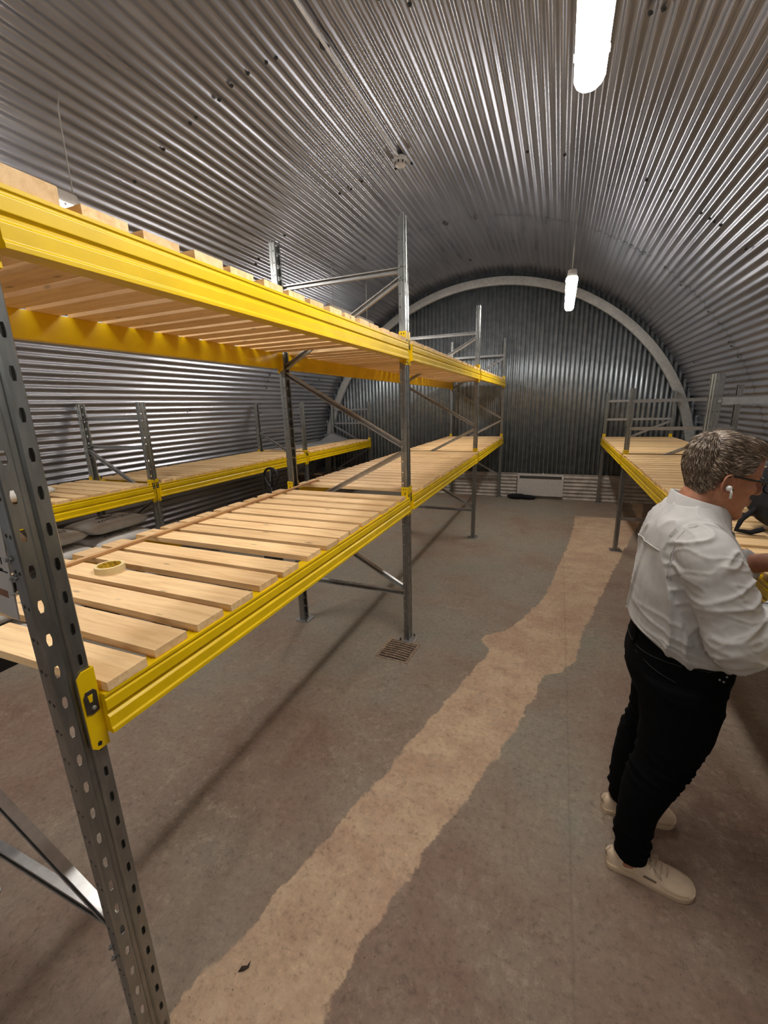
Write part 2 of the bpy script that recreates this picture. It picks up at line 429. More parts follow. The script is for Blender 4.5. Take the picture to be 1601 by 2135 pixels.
# torn gaps / old fixing scars in the roof sheets
def scar(x, y, size, seed, label):
    rnd = random.Random(seed); th = math.asin((x-VX)/VR); mb = MB(); n = 13; vs_ = []
    for rr_, dz in ((1.0, 0.0), (0.55, -0.02), (0.0, -0.03)):
        for k in range(n):
            t = 2*pi*k/n; q = size*(0.55+0.65*rnd.random())*rr_ if rr_ else 0
            vs_.append((q*cos(t)*0.7, q*sin(t)*1.3, dz*size*8+ (rnd.uniform(-.004, .004) if rr_ == 1 else 0)))
    fs = [(i*n+k, i*n+(k+1) % n, (i+1)*n+(k+1) % n, (i+1)*n+k) for i in range(2) for k in range(n)]
    o = mb.add(vs_, fs).obj('hanger_stub', 'tar'); px, pz = vault(VR-AMP-0.002, th)
    o.location = (px, y, pz); o.rotation_euler = (0, th, 0); tag(o, label, 'hanger stub')
scar(-1.51, 2.86, 0.045, 1, 'largest ragged dark hanger stub on the roof, nearest the camera')
scar(-1.47, 5.82, 0.04, 2, 'small dark hanger stub on the roof beyond the smoke detector')
scar(-1.45, 7.3, 0.035, 3, 'tiny dark hanger stub on the roof farthest from the camera')

# ------------------------------------------------------------------ racking parts
HP = 0.075
def upright_mesh(height, name):
    """perforated omega post: web plane at x=0 facing +x, body towards -x"""
    mb = MB()
    prof = [(-.007, 0), (-.007, .0045), (0, .0105), (0, .0355), (-.003, .0385), (-.020, .0385), (-.024, .0345), (-.0425, .0345), (-.0445, .0325), (-.0445, .021)]
    holes = {3: ('web', 0.0055, 0.0135), 5: ('side', 0.0038, 0.0042), 7: ('side', .0040, .0044)}
    n = int(height/HP)
    def oct_(wx, wz, kind):
        if kind == 'web': return [(-wx*.62, -wz), (wx*.62, -wz), (wx, -wz*.25), (wx, wz*.25), (wx*.62, wz), (-wx*.62, wz), (-wx, wz*.25), (-wx, -wz*.25)]
        return [(-wx*.4, -wz), (wx*.4, -wz), (wx, -wz*.4), (wx, wz*.4), (wx*.4, wz), (-wx*.4, wz), (-wx, wz*.4), (-wx, -wz*.4)]
    for sgn in (1, -1):
        for i in range(len(prof)-1):
            a = Vector((prof[i][0], prof[i][1]*sgn, 0)); b = Vector((prof[i+1][0], prof[i+1][1]*sgn, 0))
            key = i+1
            if key in holes:
                kind, wx, wz = holes[key]; L = (b-a).length; d = (b-a).normalized(); c = (a+b)/2
                z = 0.0
                for k in range(n+1):
                    z1 = min((k+1)*HP, height); zc = k*HP+0.023
                    if z1-z < 0.02: break
                    if zc+wz > z1-0.002:
                        q = [a+Vector((0, 0, z)), b+Vector((0, 0, z)), b+Vector((0, 0, z1)), a+Vector((0, 0, z1))]; mb.add(q, [(0, 1, 2, 3)]); z = z1; continue
                    h = L/2
                    outer = [(-h*.5, z), (h*.5, z), (h, z+(z1-z)*.3), (h, z+(z1-z)*.7), (h*.5, z1), (-h*.5, z1), (-h, z+(z1-z)*.7), (-h, z+(z1-z)*.3)]
                    corners = [(-h, z), (h, z), (h, z1), (-h, z1)]
                    inner = [(p[0], p[1]+zc) for p in oct_(wx, wz, kind)]
                    P = outer+inner+corners; vs_ = [c+d*p[0]+Vector((0, 0, p[1])) for p in P]
                    fs = [(j, (j+1) % 8, 8+(j+1) % 8, 8+j) for j in range(8)]
                    fs += [(7, 16, 0), (1, 17, 2), (3, 18, 4), (5, 19, 6)]
                    mb.add(vs_, fs); z = z1
            else:
                q = [a, b, b+Vector((0, 0, height)), a+Vector((0, 0, height))]; mb.add(q, [(0, 1, 2, 3)])
    me = bpy.data.meshes.new(name); me.from_pydata([tuple(v) for v in mb.v], [], mb.f)
    bm = bmesh.new(); bm.from_mesh(me); bmesh.ops.remove_doubles(bm, verts=bm.verts, dist=0.0002)
    # orient every face away from the post's hollow inside
    for f in bm.faces:
        c = f.calc_center_median(); ref = Vector((-0.030, 0.0, c.z)) if abs(c.y) < 0.03 and c.x > -0.012 else Vector((-0.03, 0.0, c.z))
        if f.normal.dot(c-ref) < 0: f.normal_flip()
    bm.to_mesh(me); bm.free(); me.materials.append(MAT['galv'])
    return me
def plate_mesh():
    mb = MB(); P = []
    for (sx, sy) in ((1, 1), (-1, 1), (-1, -1), (1, -1)):
        for k in range(5):
            t = {(1, 1): 0, (-1, 1): pi/2, (-1, -1): pi, (1, -1): 1.5*pi}[(sx, sy)]+k*pi/8
            P.append((-0.026+sx*0.046+0.018*cos(t), sy*0.044+0.018*sin(t)))
    mb.prism(P, 'z', 0, 0.007)
    me = mb.mesh('base_plate', 'brace', bevel=.001); return me
PLATE = plate_mesh()
ANCH = MB().lathe([(0.009, 0.005), (0.009, 0.011), (0.005, 0.012), (0.005, 0.026)], 6).mesh('anchor_bolt', 'lock')
FBOLT = MB().lathe([(0.0, -.046), (0.004, -.046), (0.004, -.041), (0.0075, -.041), (0.0075, -.0385), (0.005, -.0385), (0.005, .0385), (0.0075, .0385), (0.0075, .042), (0.0, .042)], 8, axis='y').mesh('bolt', 'brace')
UPR = {}
def brace_mesh(a, b, w=0.034):
    """open C-section strut between two points in the frame plane (local x,z)"""
    a = Vector((a[0], 0, a[1])); b = Vector((b[0], 0, b[1])); L = (b-a).length; d = (b-a).normalized(); n = Vector((-d.z, 0, d.x))
    mb = MB(); h = w/2; dp = 0.012
    sec = [(h-.007, -dp), (h, -dp), (h, dp), (-h, dp), (-h, -dp), (-h+.007, -dp)]
    sec2 = [(h-.007, -dp+.002), (h-.002, -dp+.002), (h-.002, dp-.002), (-h+.002, dp-.002), (-h+.002, -dp+.002), (-h+.007, -dp+.002)]
    poly = sec+sec2[::-1]; vs_ = []
    for t in (0, L):
        for (u, y) in poly: vs_.append(a+d*t+n*u+Vector((0, y, 0)))
    m = len(poly); fs = [(i, (i+1) % m, m+(i+1) % m, m+i) for i in range(m)]
    k = len(sec)
    for t in (0, 1):
        for i in range(k-1): q = (t*m+i, t*m+i+1, t*m+m-2-i, t*m+m-1-i); fs.append(q)
    return mb.add(vs_, fs).mesh('brace', 'brace')
def make_frame(x, y, sgn, depth, height, nodes, label, group, beef=0):
    """sgn=+1: near post's web faces +x. nodes: (kind, z_front, z_back)"""
    r = empty('rack_frame', (x, y, 0), (0, 0, 0 if sgn > 0 else pi)); tag(r, label, 'rack frame', group)
    key = round(height, 3)
    if key not in UPR: UPR[key] = upright_mesh(height, 'upright')
    for side in (0, 1):
        u = link('upright', UPR[key], None, r, (0, 0, 0.004) if side == 0 else (-depth, 0, 0.004), (0, 0, 0 if side == 0 else pi))
        md = u.modifiers.new('thick', 'SOLIDIFY'); md.thickness = 0.0018; md.offset = -1
        if y < .5 and sgn > 0 and depth > .95 and side == 0: continue
        link('base_plate', PLATE, None, r, (0, 0, 0) if side == 0 else (-depth, 0, 0), (0, 0, 0 if side == 0 else pi))
        for (ax, ay) in ((.013, .045), (-.069, -.045)):
            link('anchor_bolt', ANCH, None, r, ((ax, ay, 0) if side == 0 else (-depth-ax, ay, 0)))
    xa, xb = -0.034, -depth+0.034
    for i, (kind, z0, z1) in enumerate(nodes):
        me = brace_mesh((xa, z0), (xb, z1)); me.name = kind
        o = link(kind, me, None, r, (0, (-0.006 if kind.startswith('diag') else 0.018)*(1 if i % 2 else 1), 0))
    for z in sorted({round(n[1], 2) for n in nodes}): link('bolt', FBOLT, None, r, (xa, 0, z))
    for z in sorted({round(n[2], 2) for n in nodes}): link('bolt', FBOLT, None, r, (xb, 0, z))
    return r

def beam_prof(h):
    k = h/0.105
    return [(0, 0), (0, -.008*k), (-.003, -.011*k), (-.003, -.015*k), (.0, -.019*k), (.0, -.044*k), (-.006, -.050*k), (-.006, -.057*k), (0, -.063*k), (0, -.090*k), (.004, -.095*k), (.004, -h), (-.045, -h), (-.045, 0)]
CONN = {}
def connector_mesh(hh, top, bh):
    """L-shaped end connector; local origin: post web plane, post centre; bay lies towards +y; z=0 at beam top"""
    mb = MB()
    z1 = top; z0 = top-hh
    # flange on the web with holes shown as cut corners
    mb.prism([(0.004, z1-.012), (0.016, z1), (0.042, z1), (0.042, z0), (0.016, z0), (0.004, z0+.012)], 'x', 0.0015, 0.0055)
    # end plate beside the post, tapering to a gusset under the beam
    zb = -bh-0.004
    mb.prism([(0.0055, z1), (-0.040, z1), (-0.044, z1-.004), (-0.044, zb), (-0.002, z0), (0.0055, z0)], 'y', 0.0388, 0.0428)
    return mb.mesh('connector', 'yellow', bevel=0.0008)
def slots_mesh(hh, top):
    mb = MB(); z1 = top; z0 = top-hh
    for (x, z, a, b) in ((-.010, z1-.016, .003, .004), (-.026, z1-.016, .003, .004), (-.016, z1-.045, .003, .009), (-.014, z0+.02, .003, .004)):
        mb.prism([(x-a, z-b), (x+a, z-b), (x+a, z+b), (x-a, z+b)], 'y', 0.0380, 0.0432)
    return mb.mesh('slots', 'ink')
def lock_mesh():
    mb = MB()
    P = [(.008, -.034), (.020, -.040), (.036, -.036), (.037, .012), (.031, .020), (.014, .020), (.008, .008)]
    mb.prism(P, 'x', 0.0055, 0.0080); me = mb.mesh('safety_lock', 'lock', bevel=0.0006); return me
LOCK = lock_mesh()
LTRI = MB().prism([(.018, -.008), (.024, -.008), (.027, .010), (.016, .010)], 'x', 0.0078, 0.0086).mesh('lock_window', 'yellow')
LRIV = MB().lathe([(.005, .008), (.005, .0105), (.003, .012)], 10, c=(0, .024, -.024), axis='x').mesh('rivet', 'brace')
for m_ in (LRIV,):
    pass
HOLE = MB().prism([(.020, 0), (.028, -.003), (.030, .006), (.024, .010), (.020, .006)], 'x', 0.0054, 0.0062).mesh('plate_hole', 'ink')
BEAM = {}
def make_beam(x, y0, y1, ztop, sgn, bh, ch, ctop, label, group):
    """beam whose visible face looks towards sgn*x, posts centred on y0 and y1"""
    L = y1-y0; r = empty('rack_beam', (x, (y0+y1)/2, ztop), (0, 0, 0 if sgn > 0 else pi)); tag(r, label, 'rack beam', group)
    key = (round(L, 3), bh)
    if key not in BEAM:
        mb = MB(); pr = [(px+0.022, pz) for px, pz in beam_prof(bh)]
        mb.prism(pr, 'y', -L/2+0.0428, L/2-0.0428); BEAM[key] = mb.mesh('beam_rail', 'yellow', bevel=0.0009)
    link('beam_rail', BEAM[key], None, r)
    k2 = (ch, ctop, bh)
    if k2 not in CONN:
        me = connector_mesh(ch, ctop, bh); me2 = slots_mesh(ch, ctop); CONN[k2] = (me, me2)
    me, me2 = CONN[k2]
    for e in (0, 1):
        c = link('connector', me, None, r, (0, -L/2 if e == 0 else L/2, 0)); 
        if e: c.scale = (1, -1, 1)
        link('slot', me2, None, c)
        link('safety_lock', LOCK, None, c, (0, 0, 0.0)); 
        link('lock_window', LTRI, None, c, (0, 0, 0)); link('rivet', LRIV, None, c)
        link('plate_hole', HOLE, None, c, (0, -.004, ctop-ch+.012))
    return r

BW, BT = 0.104, 0.024
BOARDM = {}
def board_mesh(L):
    k = round(L, 3)
    if k not in BOARDM:
        BOARDM[k] = MB().box(-L/2, L/2, -BW/2, BW/2, 0, BT).mesh('slat', 'wood', bevel=0.0012)
    return BOARDM[k]
rw = random.Random(21)
NB = [0]
def lay_boards(x0, x1, ys, z, label, group, mat=None, jx=0.006):
    first = None
    for y in ys:
        if first is None:
            first = link('slat', board_mesh(x1-x0)); tag(first, label, 'wooden slat', group); o = first
        else:
            o = first.copy(); COL.objects.link(o)
        o.location = ((x0+x1)/2+rw.uniform(-jx, jx), y, z+0.0003); o.rotation_euler = (0, 0, rw.uniform(-.004, .004)+(pi if rw.random() < .5 else 0))
        NB[0] += 1

CX, CD = -0.937, 0.985
CY = [0.466, 2.723, 5.400, 8.085]
ZT, ZL, ZU = 2.865, 1.130, 2.140
nodesC = [('horizontal_brace', .375, .375), ('diagonal_brace', .42, .93), ('diagonal_brace', 1.44, .97), ('diagonal_brace', 1.48, 2.00), ('diagonal_brace', 2.52, 2.04), ('horizontal_brace', 2.575, 2.575)]
posC = ['nearest the camera, cropped by the left edge', 'by the floor drain', 'second from the end wall', 'against the end wall']
for y, pz in zip(CY, posC):
    make_frame(CX, y, 1, CD, ZT, nodesC, 'tall galvanized steel frame of the middle rack, ' + pz, 'frames of the middle two-tier rack')
bays = ['nearest bay', 'middle bay', 'farthest bay']
for lvl, z in (('lower', ZL), ('upper', ZU)):
    for i in range(3):
        for x, s, side in ((CX, 1, 'aisle side'), (CX-CD, -1, 'rear side')):
            make_beam(x, CY[i], CY[i+1], z, s, 0.105, 0.205, 0.070, 'yellow %s beam of the middle rack, %s, %s' % (lvl, side, bays[i]), 'yellow beams of the middle rack')
# slats of the nearest lower bay at the places measured, the rest evenly spread
ys = [.565, .704, .843, .976, 1.127, 1.257, 1.436, 1.575, 1.700, 1.822, 1.965, 2.095, 2.235, 2.385, 2.555]
b0 = link('slat', board_mesh(.56)); b0.location = (-1.195, ys[0], ZL+.0003); b0.rotation_euler = (0, 0, .02)
tag(b0, 'short pale wooden slat nearest the camera beside the front post', 'wooden slat')
def spread(a, b, n, j=0.006): return [a+(b-a)*k/(n-1)+rw.uniform(-j, j) for k in range(n)]
lay_boards(CX-CD-.02, CX+.016, ys[1:], ZL, 'pale wooden slat across the lower beams of the middle rack, nearest bay', 'slats of the middle rack, lower tier, nearest bay')
lay_boards(CX-CD-.02, CX+.016, spread(2.89, 5.30, 18), ZL, 'pale wooden slat across the lower beams of the middle rack, middle bay', 'slats of the middle rack, lower tier, middle bay')
lay_boards(CX-CD-.02, CX+.016, spread(5.53, 7.95, 18), ZL, 'pale wooden slat across the lower beams of the middle rack, farthest bay', 'slats of the middle rack, lower tier, farthest bay')
bT = link('slat', board_mesh(CD+.02)); bT.location = (CX-CD/2+.004, .575, ZU+.0003); bT.scale = (1, 1, 1.5)
tag(bT, 'thicker wooden slat at the near end of the middle rack upper tier', 'wooden slat')
lay_boards(CX-CD-.005, CX+.014, [.719, .866, 1.009, 1.152]+spread(1.30, 2.60, 10, .004), ZU, 'pale wooden slat across the upper beams of the middle rack, nearest bay', 'slats of the middle rack, upper tier, nearest bay')
lay_boards(CX-CD-.005, CX+.014, spread(2.85, 5.30, 18), ZU, 'pale wooden slat across the upper beams of the middle rack, middle bay', 'slats of the middle rack, upper tier, middle bay')
lay_boards(CX-CD-.005, CX+.014, spread(5.53, 7.95, 18), ZU, 'pale wooden slat across the upper beams of the middle rack, farthest bay', 'slats of the middle rack, upper tier, farthest bay')
# long thin lath lying on the slats
def lath(a, b, z, w, t, label):
    a = Vector(a); b = Vector(b); d = b-a; L = d.length
    o = MB().box(-L/2, L/2, -w/2, w/2, 0, t).obj('lath', 'wood2', bevel=0.001)
    o.location = ((a.x+b.x)/2, (a.y+b.y)/2, z); o.rotation_euler = (0, 0, math.atan2(d.y, d.x)); tag(o, label, 'lath')
lath((-1.80, .86, 0), (-1.845, 3.0, 0), ZL+BT+.001, .024, .012, 'long thin wooden lath lying along the rear of the middle rack lower slats')

# left rack against the curved wall
LX, LD = -3.62, 0.90
LY = [0.16, 2.868, 5.597, 8.085]
LZ = 1.066
nodesL = [('horizontal_brace', .375, .375), ('diagonal_brace', .90, .42), ('diagonal_brace', .93, 1.38), ('horizontal_brace', 1.42, 1.42), ('horizontal_brace', 1.70, 1.70)]
for y, pz in zip(LY, ['beyond the left edge of the photo', 'beside the salt bags', 'with the white tag beside it', 'in the far left corner']):
    make_frame(LX, y, 1, LD, 1.844, nodesL, 'low galvanized steel frame of the left wall rack, ' + pz, 'frames of the left wall rack')
for i in range(3):
    for x, s, side in ((LX, 1, 'aisle side'), (LX-LD, -1, 'wall side')):
        make_beam(x, LY[i], LY[i+1], LZ, s, 0.130, 0.225, 0.052, 'deep yellow beam of the left wall rack, %s, %s' % (side, bays[i]), 'yellow beams of the left wall rack')
for i, nb in enumerate((18, 18, 16)):
    lay_boards(LX-LD-.01, LX+.014, spread(LY[i]+.15, LY[i+1]-.13, nb), LZ, 'wooden slat on the left wall rack, %s' % bays[i], 'slats of the left wall rack, %s' % bays[i])
lath((-3.76, 5.72, 0), (-3.72, 6.75, 0), LZ+BT+.001, .035, .018, 'short loose lath on the far bay of the left wall rack')

# right rack
RX, RD = 0.713, 0.985
RY = [-0.03, 2.69, 5.411, 8.03]
nodesR = [('horizontal_brace', .40, .40), ('diagonal_brace', .93, .45), ('diagonal_brace', .97, 1.40), ('horizontal_brace', 1.435, 1.435), ('horizontal_brace', 1.73, 1.73)]
for y, pz in zip(RY, ['beyond the right edge of the photo', 'rising behind the man\'s head', 'with its foot on the pale floor strip', 'against the end wall']):
    make_frame(RX, y, -1, RD, 1.861, nodesR, 'low galvanized steel frame of the right rack, ' + pz, 'frames of the right rack')
for i in range(3):
    for x, s, side in ((RX, -1, 'aisle side'), (RX+RD, 1, 'wall side')):
        make_beam(x, RY[i], RY[i+1], ZL, s, 0.105, 0.205, 0.070, 'yellow beam of the right rack, %s, %s' % (side, bays[i]), 'yellow beams of the right rack')
    lay_boards(RX-.014, RX+RD+.005, spread(RY[i]+.15, RY[i+1]-.13, 18), ZL, 'pale wooden slat on the right rack, %s' % bays[i], 'slats of the right rack, %s' % bays[i])

# ------------------------------------------------------------------ lamps
def lamp_proto():
    r = empty('batten_lamp'); L = 1.46
    def capsule(w0, z0, w1, z1, n=8):
        pass
    # housing: shallow rounded tray, diffuser: rounded trough below
    def outline(hw, hl, rad, n=7):
        P = []
        for (sx, sy, t0) in ((1, 1, 0), (-1, 1, pi/2), (-1, -1, pi), (1, -1, 1.5*pi)):
            for k in range(n+1):
                t = t0+k*(pi/2)/n; P.append((sx*(hw-rad)+rad*cos(t), sy*(hl-rad)+rad*sin(t)))
        return P
    def stack(levels):
        mb = MB(); vs_ = []; n = None
        for (hw, hl, rad, z) in levels:
            o = outline(hw, hl, rad); n = len(o); vs_ += [(x, y, z) for x, y in o]
        fs = [(i*n+k, i*n+(k+1) % n, (i+1)*n+(k+1) % n, (i+1)*n+k) for i in range(len(levels)-1) for k in range(n)]
        fs += [tuple(range(n)), tuple((len(levels)-1)*n+k for k in range(n))]
        return mb.add(vs_, fs)
    h = stack([(.026, L/2-.05, .02, .092), (.042, L/2-.02, .034, .080), (.050, L/2-.010, .04, .016)]).obj('housing', 'heater', r, angle=0.6)
    d = stack([(.050, L/2-.010, .04, .015), (.0555, L/2-.002, .044, .004), (.055, L/2-.004, .044, -.025), (.046, L/2-.012, .04, -.045), (.034, L/2-.025, .03, -.057), (.016, L/2-.045, .015, -.061)]).obj('diffuser', 'lamp', r, smooth=True)
    for s in (-1, 1):
        for y in (-.6, -.2, .2, .6):
            MB().box(s*.057-.003, s*.057+.003, y-.008, y+.008, -.006, .010).obj('clip', 'whiteplastic', r)
    return r
LP = lamp_proto()
lamps = [(0.02, 1.43, 'right', 'glowing batten lamp hanging nearest over the aisle, cropped by the top edge'), (0.03, 5.80, 'right', 'glowing batten lamp hanging far down the aisle near the end wall'),
         (-2.87, 1.34, 'left', 'glowing batten lamp over the left aisle, nearly hidden by the upper slats at left'), (-2.86, 5.88, 'left', 'glowing batten lamp far over the left aisle behind the upper slats'),
         (0.02, -2.93, 'right', 'glowing batten lamp over the aisle behind the camera'), (-2.87, -2.93, 'left', 'glowing batten lamp over the left aisle behind the camera')]
LAMPZ = 2.968
LAMPS = [LP]+[copy_tree(LP) for _ in lamps[1:]]
for i, (x, y, sd, lab) in enumerate(lamps):
    o = LAMPS[i]
    o.location = (x, y, LAMPZ); tag(o, lab, 'lamp', 'batten lamps')
    th = math.asin((x-VX)/VR); zt = VZ+VR*cos(th)-0.006
    for s in {1: (-.68, .5), 2: (.70,), 3: (-.56, .52)}.get(i, (-.55, .6)):
        bend = 0.0 if (i % 2) else 0.012
        MB().tube([(0, s, .085), (0.002, s, (zt-LAMPZ)*.5), (bend*.5, s, (zt-LAMPZ)*.85), (bend, s+.015, zt-LAMPZ)], 0.0045, 6).obj('hanging_rod', 'cable', o, smooth=True)

# ------------------------------------------------------------------ smoke detector with its conduit
r = empty('smoke_detector', (-1.50, 4.22, VZ+VR-AMP-.004)); tag(r, 'round white smoke detector on the roof at the end of a conduit', 'smoke detector')
MB().lathe([(0.06, 0), (0.06, -.02), (0.055, -.03)], 28).obj('base', 'whiteplastic', r, angle=.7)
MB().lathe([(0.052, -.03), (0.052, -.045), (0.046, -.062), (0.02, -.068)], 28).obj('sensor_head', 'heater', r, angle=.7)
for k in range(8):
    t = k*pi/4; Mx = Matrix.Rotation(t, 4, 'Z'); MB().box(.0500, .0535, -.006, .006, -.052, -.034, Mx).obj('vent_slot', 'ink', r)
c = MB().tube([(-1.50, 4.16, VZ+VR-.026), (-1.50, 3.2, VZ+VR-.026), (-1.49, 1.0, VZ+VR-.026), (-1.49, -5.8, VZ+VR-.026)], 0.0115, 12).obj('conduit_pipe', 'whiteplastic', smooth=True)
tag(c, 'white conduit pipe running along the roof crown to the smoke detector', 'pipe')

# ------------------------------------------------------------------ heater and black bundle by the end wall
r = empty('panel_heater', (-0.23, 8.115, .055)); tag(r, 'white electric panel heater on the pale skirting of the end wall', 'heater')
MB().box(-.40, .40, -.05, .03, 0, .40).obj('casing', 'heater', r, bevel=.008)
MB().box(-.365, .365, -.0535, -.049, .325, .375).obj('outlet_grille', 'darkgap', r)
for k in range(36):
    pass
MB().box(.36, .385, -.056, -.048, .34, .37).obj('control_dial', 'whiteplastic', r, bevel=.002)
MB().box(.03, .055, -.03, -.005, .40, .425).obj('bracket_foot', 'whiteplastic', r, bevel=.003)
def blob(name, mat, parts, voxel, smooth_it=6, wr=None, sub=None):
    """parts: MB with closed lumps -> one remeshed surface, optionally displaced by wr(co, normal)"""
    me = parts.mesh(name, None)
    o = bpy.data.objects.new(name, me); COL.objects.link(o)
    m = o.modifiers.new('r', 'REMESH'); m.mode = 'VOXEL'; m.voxel_size = voxel
    s = o.modifiers.new('s', 'SMOOTH'); s.factor = 0.5; s.iterations = smooth_it
    dg = bpy.context.evaluated_depsgraph_get(); ev = bpy.data.meshes.new_from_object(o.evaluated_get(dg))
    bpy.data.objects.remove(o); bpy.data.meshes.remove(me)
    if wr:
        n = len(ev.vertices); nor = [v.normal.copy() for v in ev.vertices]
        for i, v in enumerate(ev.vertices):
            v.co = v.co+nor[i]*wr(v.co, nor[i])
    for p in ev.polygons: p.use_smooth = True
    ev.name = name; ev.materials.clear(); ev.materials.append(MAT[mat] if isinstance(mat, str) else mat)
    return ev
def ellipsoid(mb, c, r, M_=None, nu=20, nv=12):
    vs_ = []; 
    for j in range(nv+1):
        ph = -pi/2+pi*j/nv
        for i in range(nu):
            t = 2*pi*i/nu; q = Vector((r[0]*cos(ph)*cos(t), r[1]*cos(ph)*sin(t), r[2]*sin(ph)))
            if M_ is not None: q = M_ @ q
            vs_.append(q+Vector(c))
    fs = [(j*nu+i, j*nu+(i+1) % nu, (j+1)*nu+(i+1) % nu, (j+1)*nu+i) for j in range(nv) for i in range(nu)]
    mb.add(vs_, fs)
mb = MB(); ellipsoid(mb, (-.10, 0, .05), (.17, .06, .052)); ellipsoid(mb, (.10, .01, .042), (.15, .05, .044)); ellipsoid(mb, (-.02, -.01, .06), (.10, .05, .045))
o = link('black_bundle', blob('black_bundle', 'blackcloth', mb, .008, 3, lambda c, n: 0.006*noise.noise(c*25)), None, None, (-.53, 7.97, 0.0)); tag(o, 'low black bundle on the floor below the heater', 'bundle')

# ------------------------------------------------------------------ floor drain, leaf
r = empty('drain_grate', (-.975, 2.555, 0), (0, 0, -.06)); tag(r, 'square rusty drain grate in the floor by the rack foot', 'drain')
mb = MB(); 
for (x0, x1, y0, y1) in ((-.125, -.105, -.14, .12), (.105, .125, -.14, .12), (-.105, .105, -.14, -.125), (-.105, .105, .105, .12)): mb.box(x0, x1, y0, y1, 0, .005)
MAT['drain'] = mat_plain('dusty_cast_iron', (150, 128, 106), .85, 0, .25, 40, .5, 120); MAT['pit'] = mat_plain('dark_drain_pit', (48, 38, 32), .9)
mb.obj('grate_frame', 'drain', r, bevel=.001)
MB().box(-.105, .105, -.125, .105, 0.0003, .0008).obj('sump', 'pit', r)
for k in range(8):
    y = -.108+k*.0275
    mb = MB(); vs_ = []
    pts = [(-.104+.208*i/10, y+.006*sin(pi*i/10), .0035) for i in range(11)]; mb.tube(pts, .0065, 6); mb.obj('grate_bar', 'drain', r, smooth=True)
mb = MB(); mb.add([(-.03, 0, .002), (-.01, .012, .008), (.012, .006, .003), (.03, .014, .01), (.018, -.006, .004), (-.004, -.008, .006), (0, 0, .014)], [(0, 5, 6, 1), (1, 6, 2), (2, 6, 4, 3), (4, 6, 5)])
o = mb.obj('dry_leaf', 'darkbrown', smooth=True); o.location = (-.815, .681, 0); o.rotation_euler = (0, 0, .8); o.scale = (.7, .7, .7); tag(o, 'tiny curled dark leaf on the pale floor strip', 'leaf')
md = o.modifiers.new('t', 'SOLIDIFY'); md.thickness = .001

# ------------------------------------------------------------------ tape roll
r = empty('tape_roll', (-1.585, 1.0, ZL+BT)); tag(r, 'roll of cream tape lying on a slat of the middle rack', 'tape roll')
mb = MB(); n = 48; vs_ = []
def ringmb(ro, ri, h):
    mb = MB(); n = 48; vs_ = []
    for (rr_, z) in ((ro, 0), (ro, h), (ri, h), (ri, 0)):
        vs_ += [(rr_*cos(2*pi*k/n), rr_*sin(2*pi*k/n), z) for k in range(n)]
    fs = [(a*n+k, a*n+(k+1) % n, ((a+1) % 4)*n+(k+1) % n, ((a+1) % 4)*n+k) for a in range(4) for k in range(n)]
    return mb.add(vs_, fs)
ringmb(.052, .0415, .025).obj('tape', 'tape', r, angle=.8)
ringmb(.0412, .0395, .025).obj('core', 'tapein', r, angle=.8)

# ------------------------------------------------------------------ printed sheet standing by the nearest frame
r = empty('load_notice', (CX-.092, .445, 1.33), (0, radians(6.5), 0)); tag(r, 'grey printed notice tied to the end of the middle rack, cropped by the left edge', 'notice')
MB().box(-.30, 0, -.003, 0, 0, .42).obj('board', 'sheet', r, bevel=.0008)
rp = random.Random(2)
for x in (-.022, -.030, -.038, -.050, -.062):
    z = .125 if x > -.045 else .16
    while z < .215:
        h = rp.uniform(.004, .016); MB().box(x-.0016, x+.0016, -.0036, -.003, z, z+h).obj('printed_line', 'ink', r); z += h+rp.uniform(.003, .007)
MB().box(-.10, -.006, -.0036, -.003, .108, .111).obj('printed_rule', 'ink', r)
MB().box(-.045, -.022, -.0036, -.003, .108, .115).obj('printed_patch', 'ink', r)
MB().box(-.075, -.022, -.0036, -.003, .170, .173).obj('printed_rule', 'ink', r); MB().box(-.075, -.022, -.0036, -.003, .178, .181).obj('printed_rule', 'ink', r)
MB().box(-.058, -.020, -.0036, -.003, .048, .064).obj('printed_patch', 'rust', r)
for z in (.06, .37): MB().tube([(-.010, -.006, z), (.006, -.004, z+.006), (.014, .008, z+.004), (.004, .016, z-.002)], .0022, 6).obj('cable_tie', 'cable', r, smooth=True)

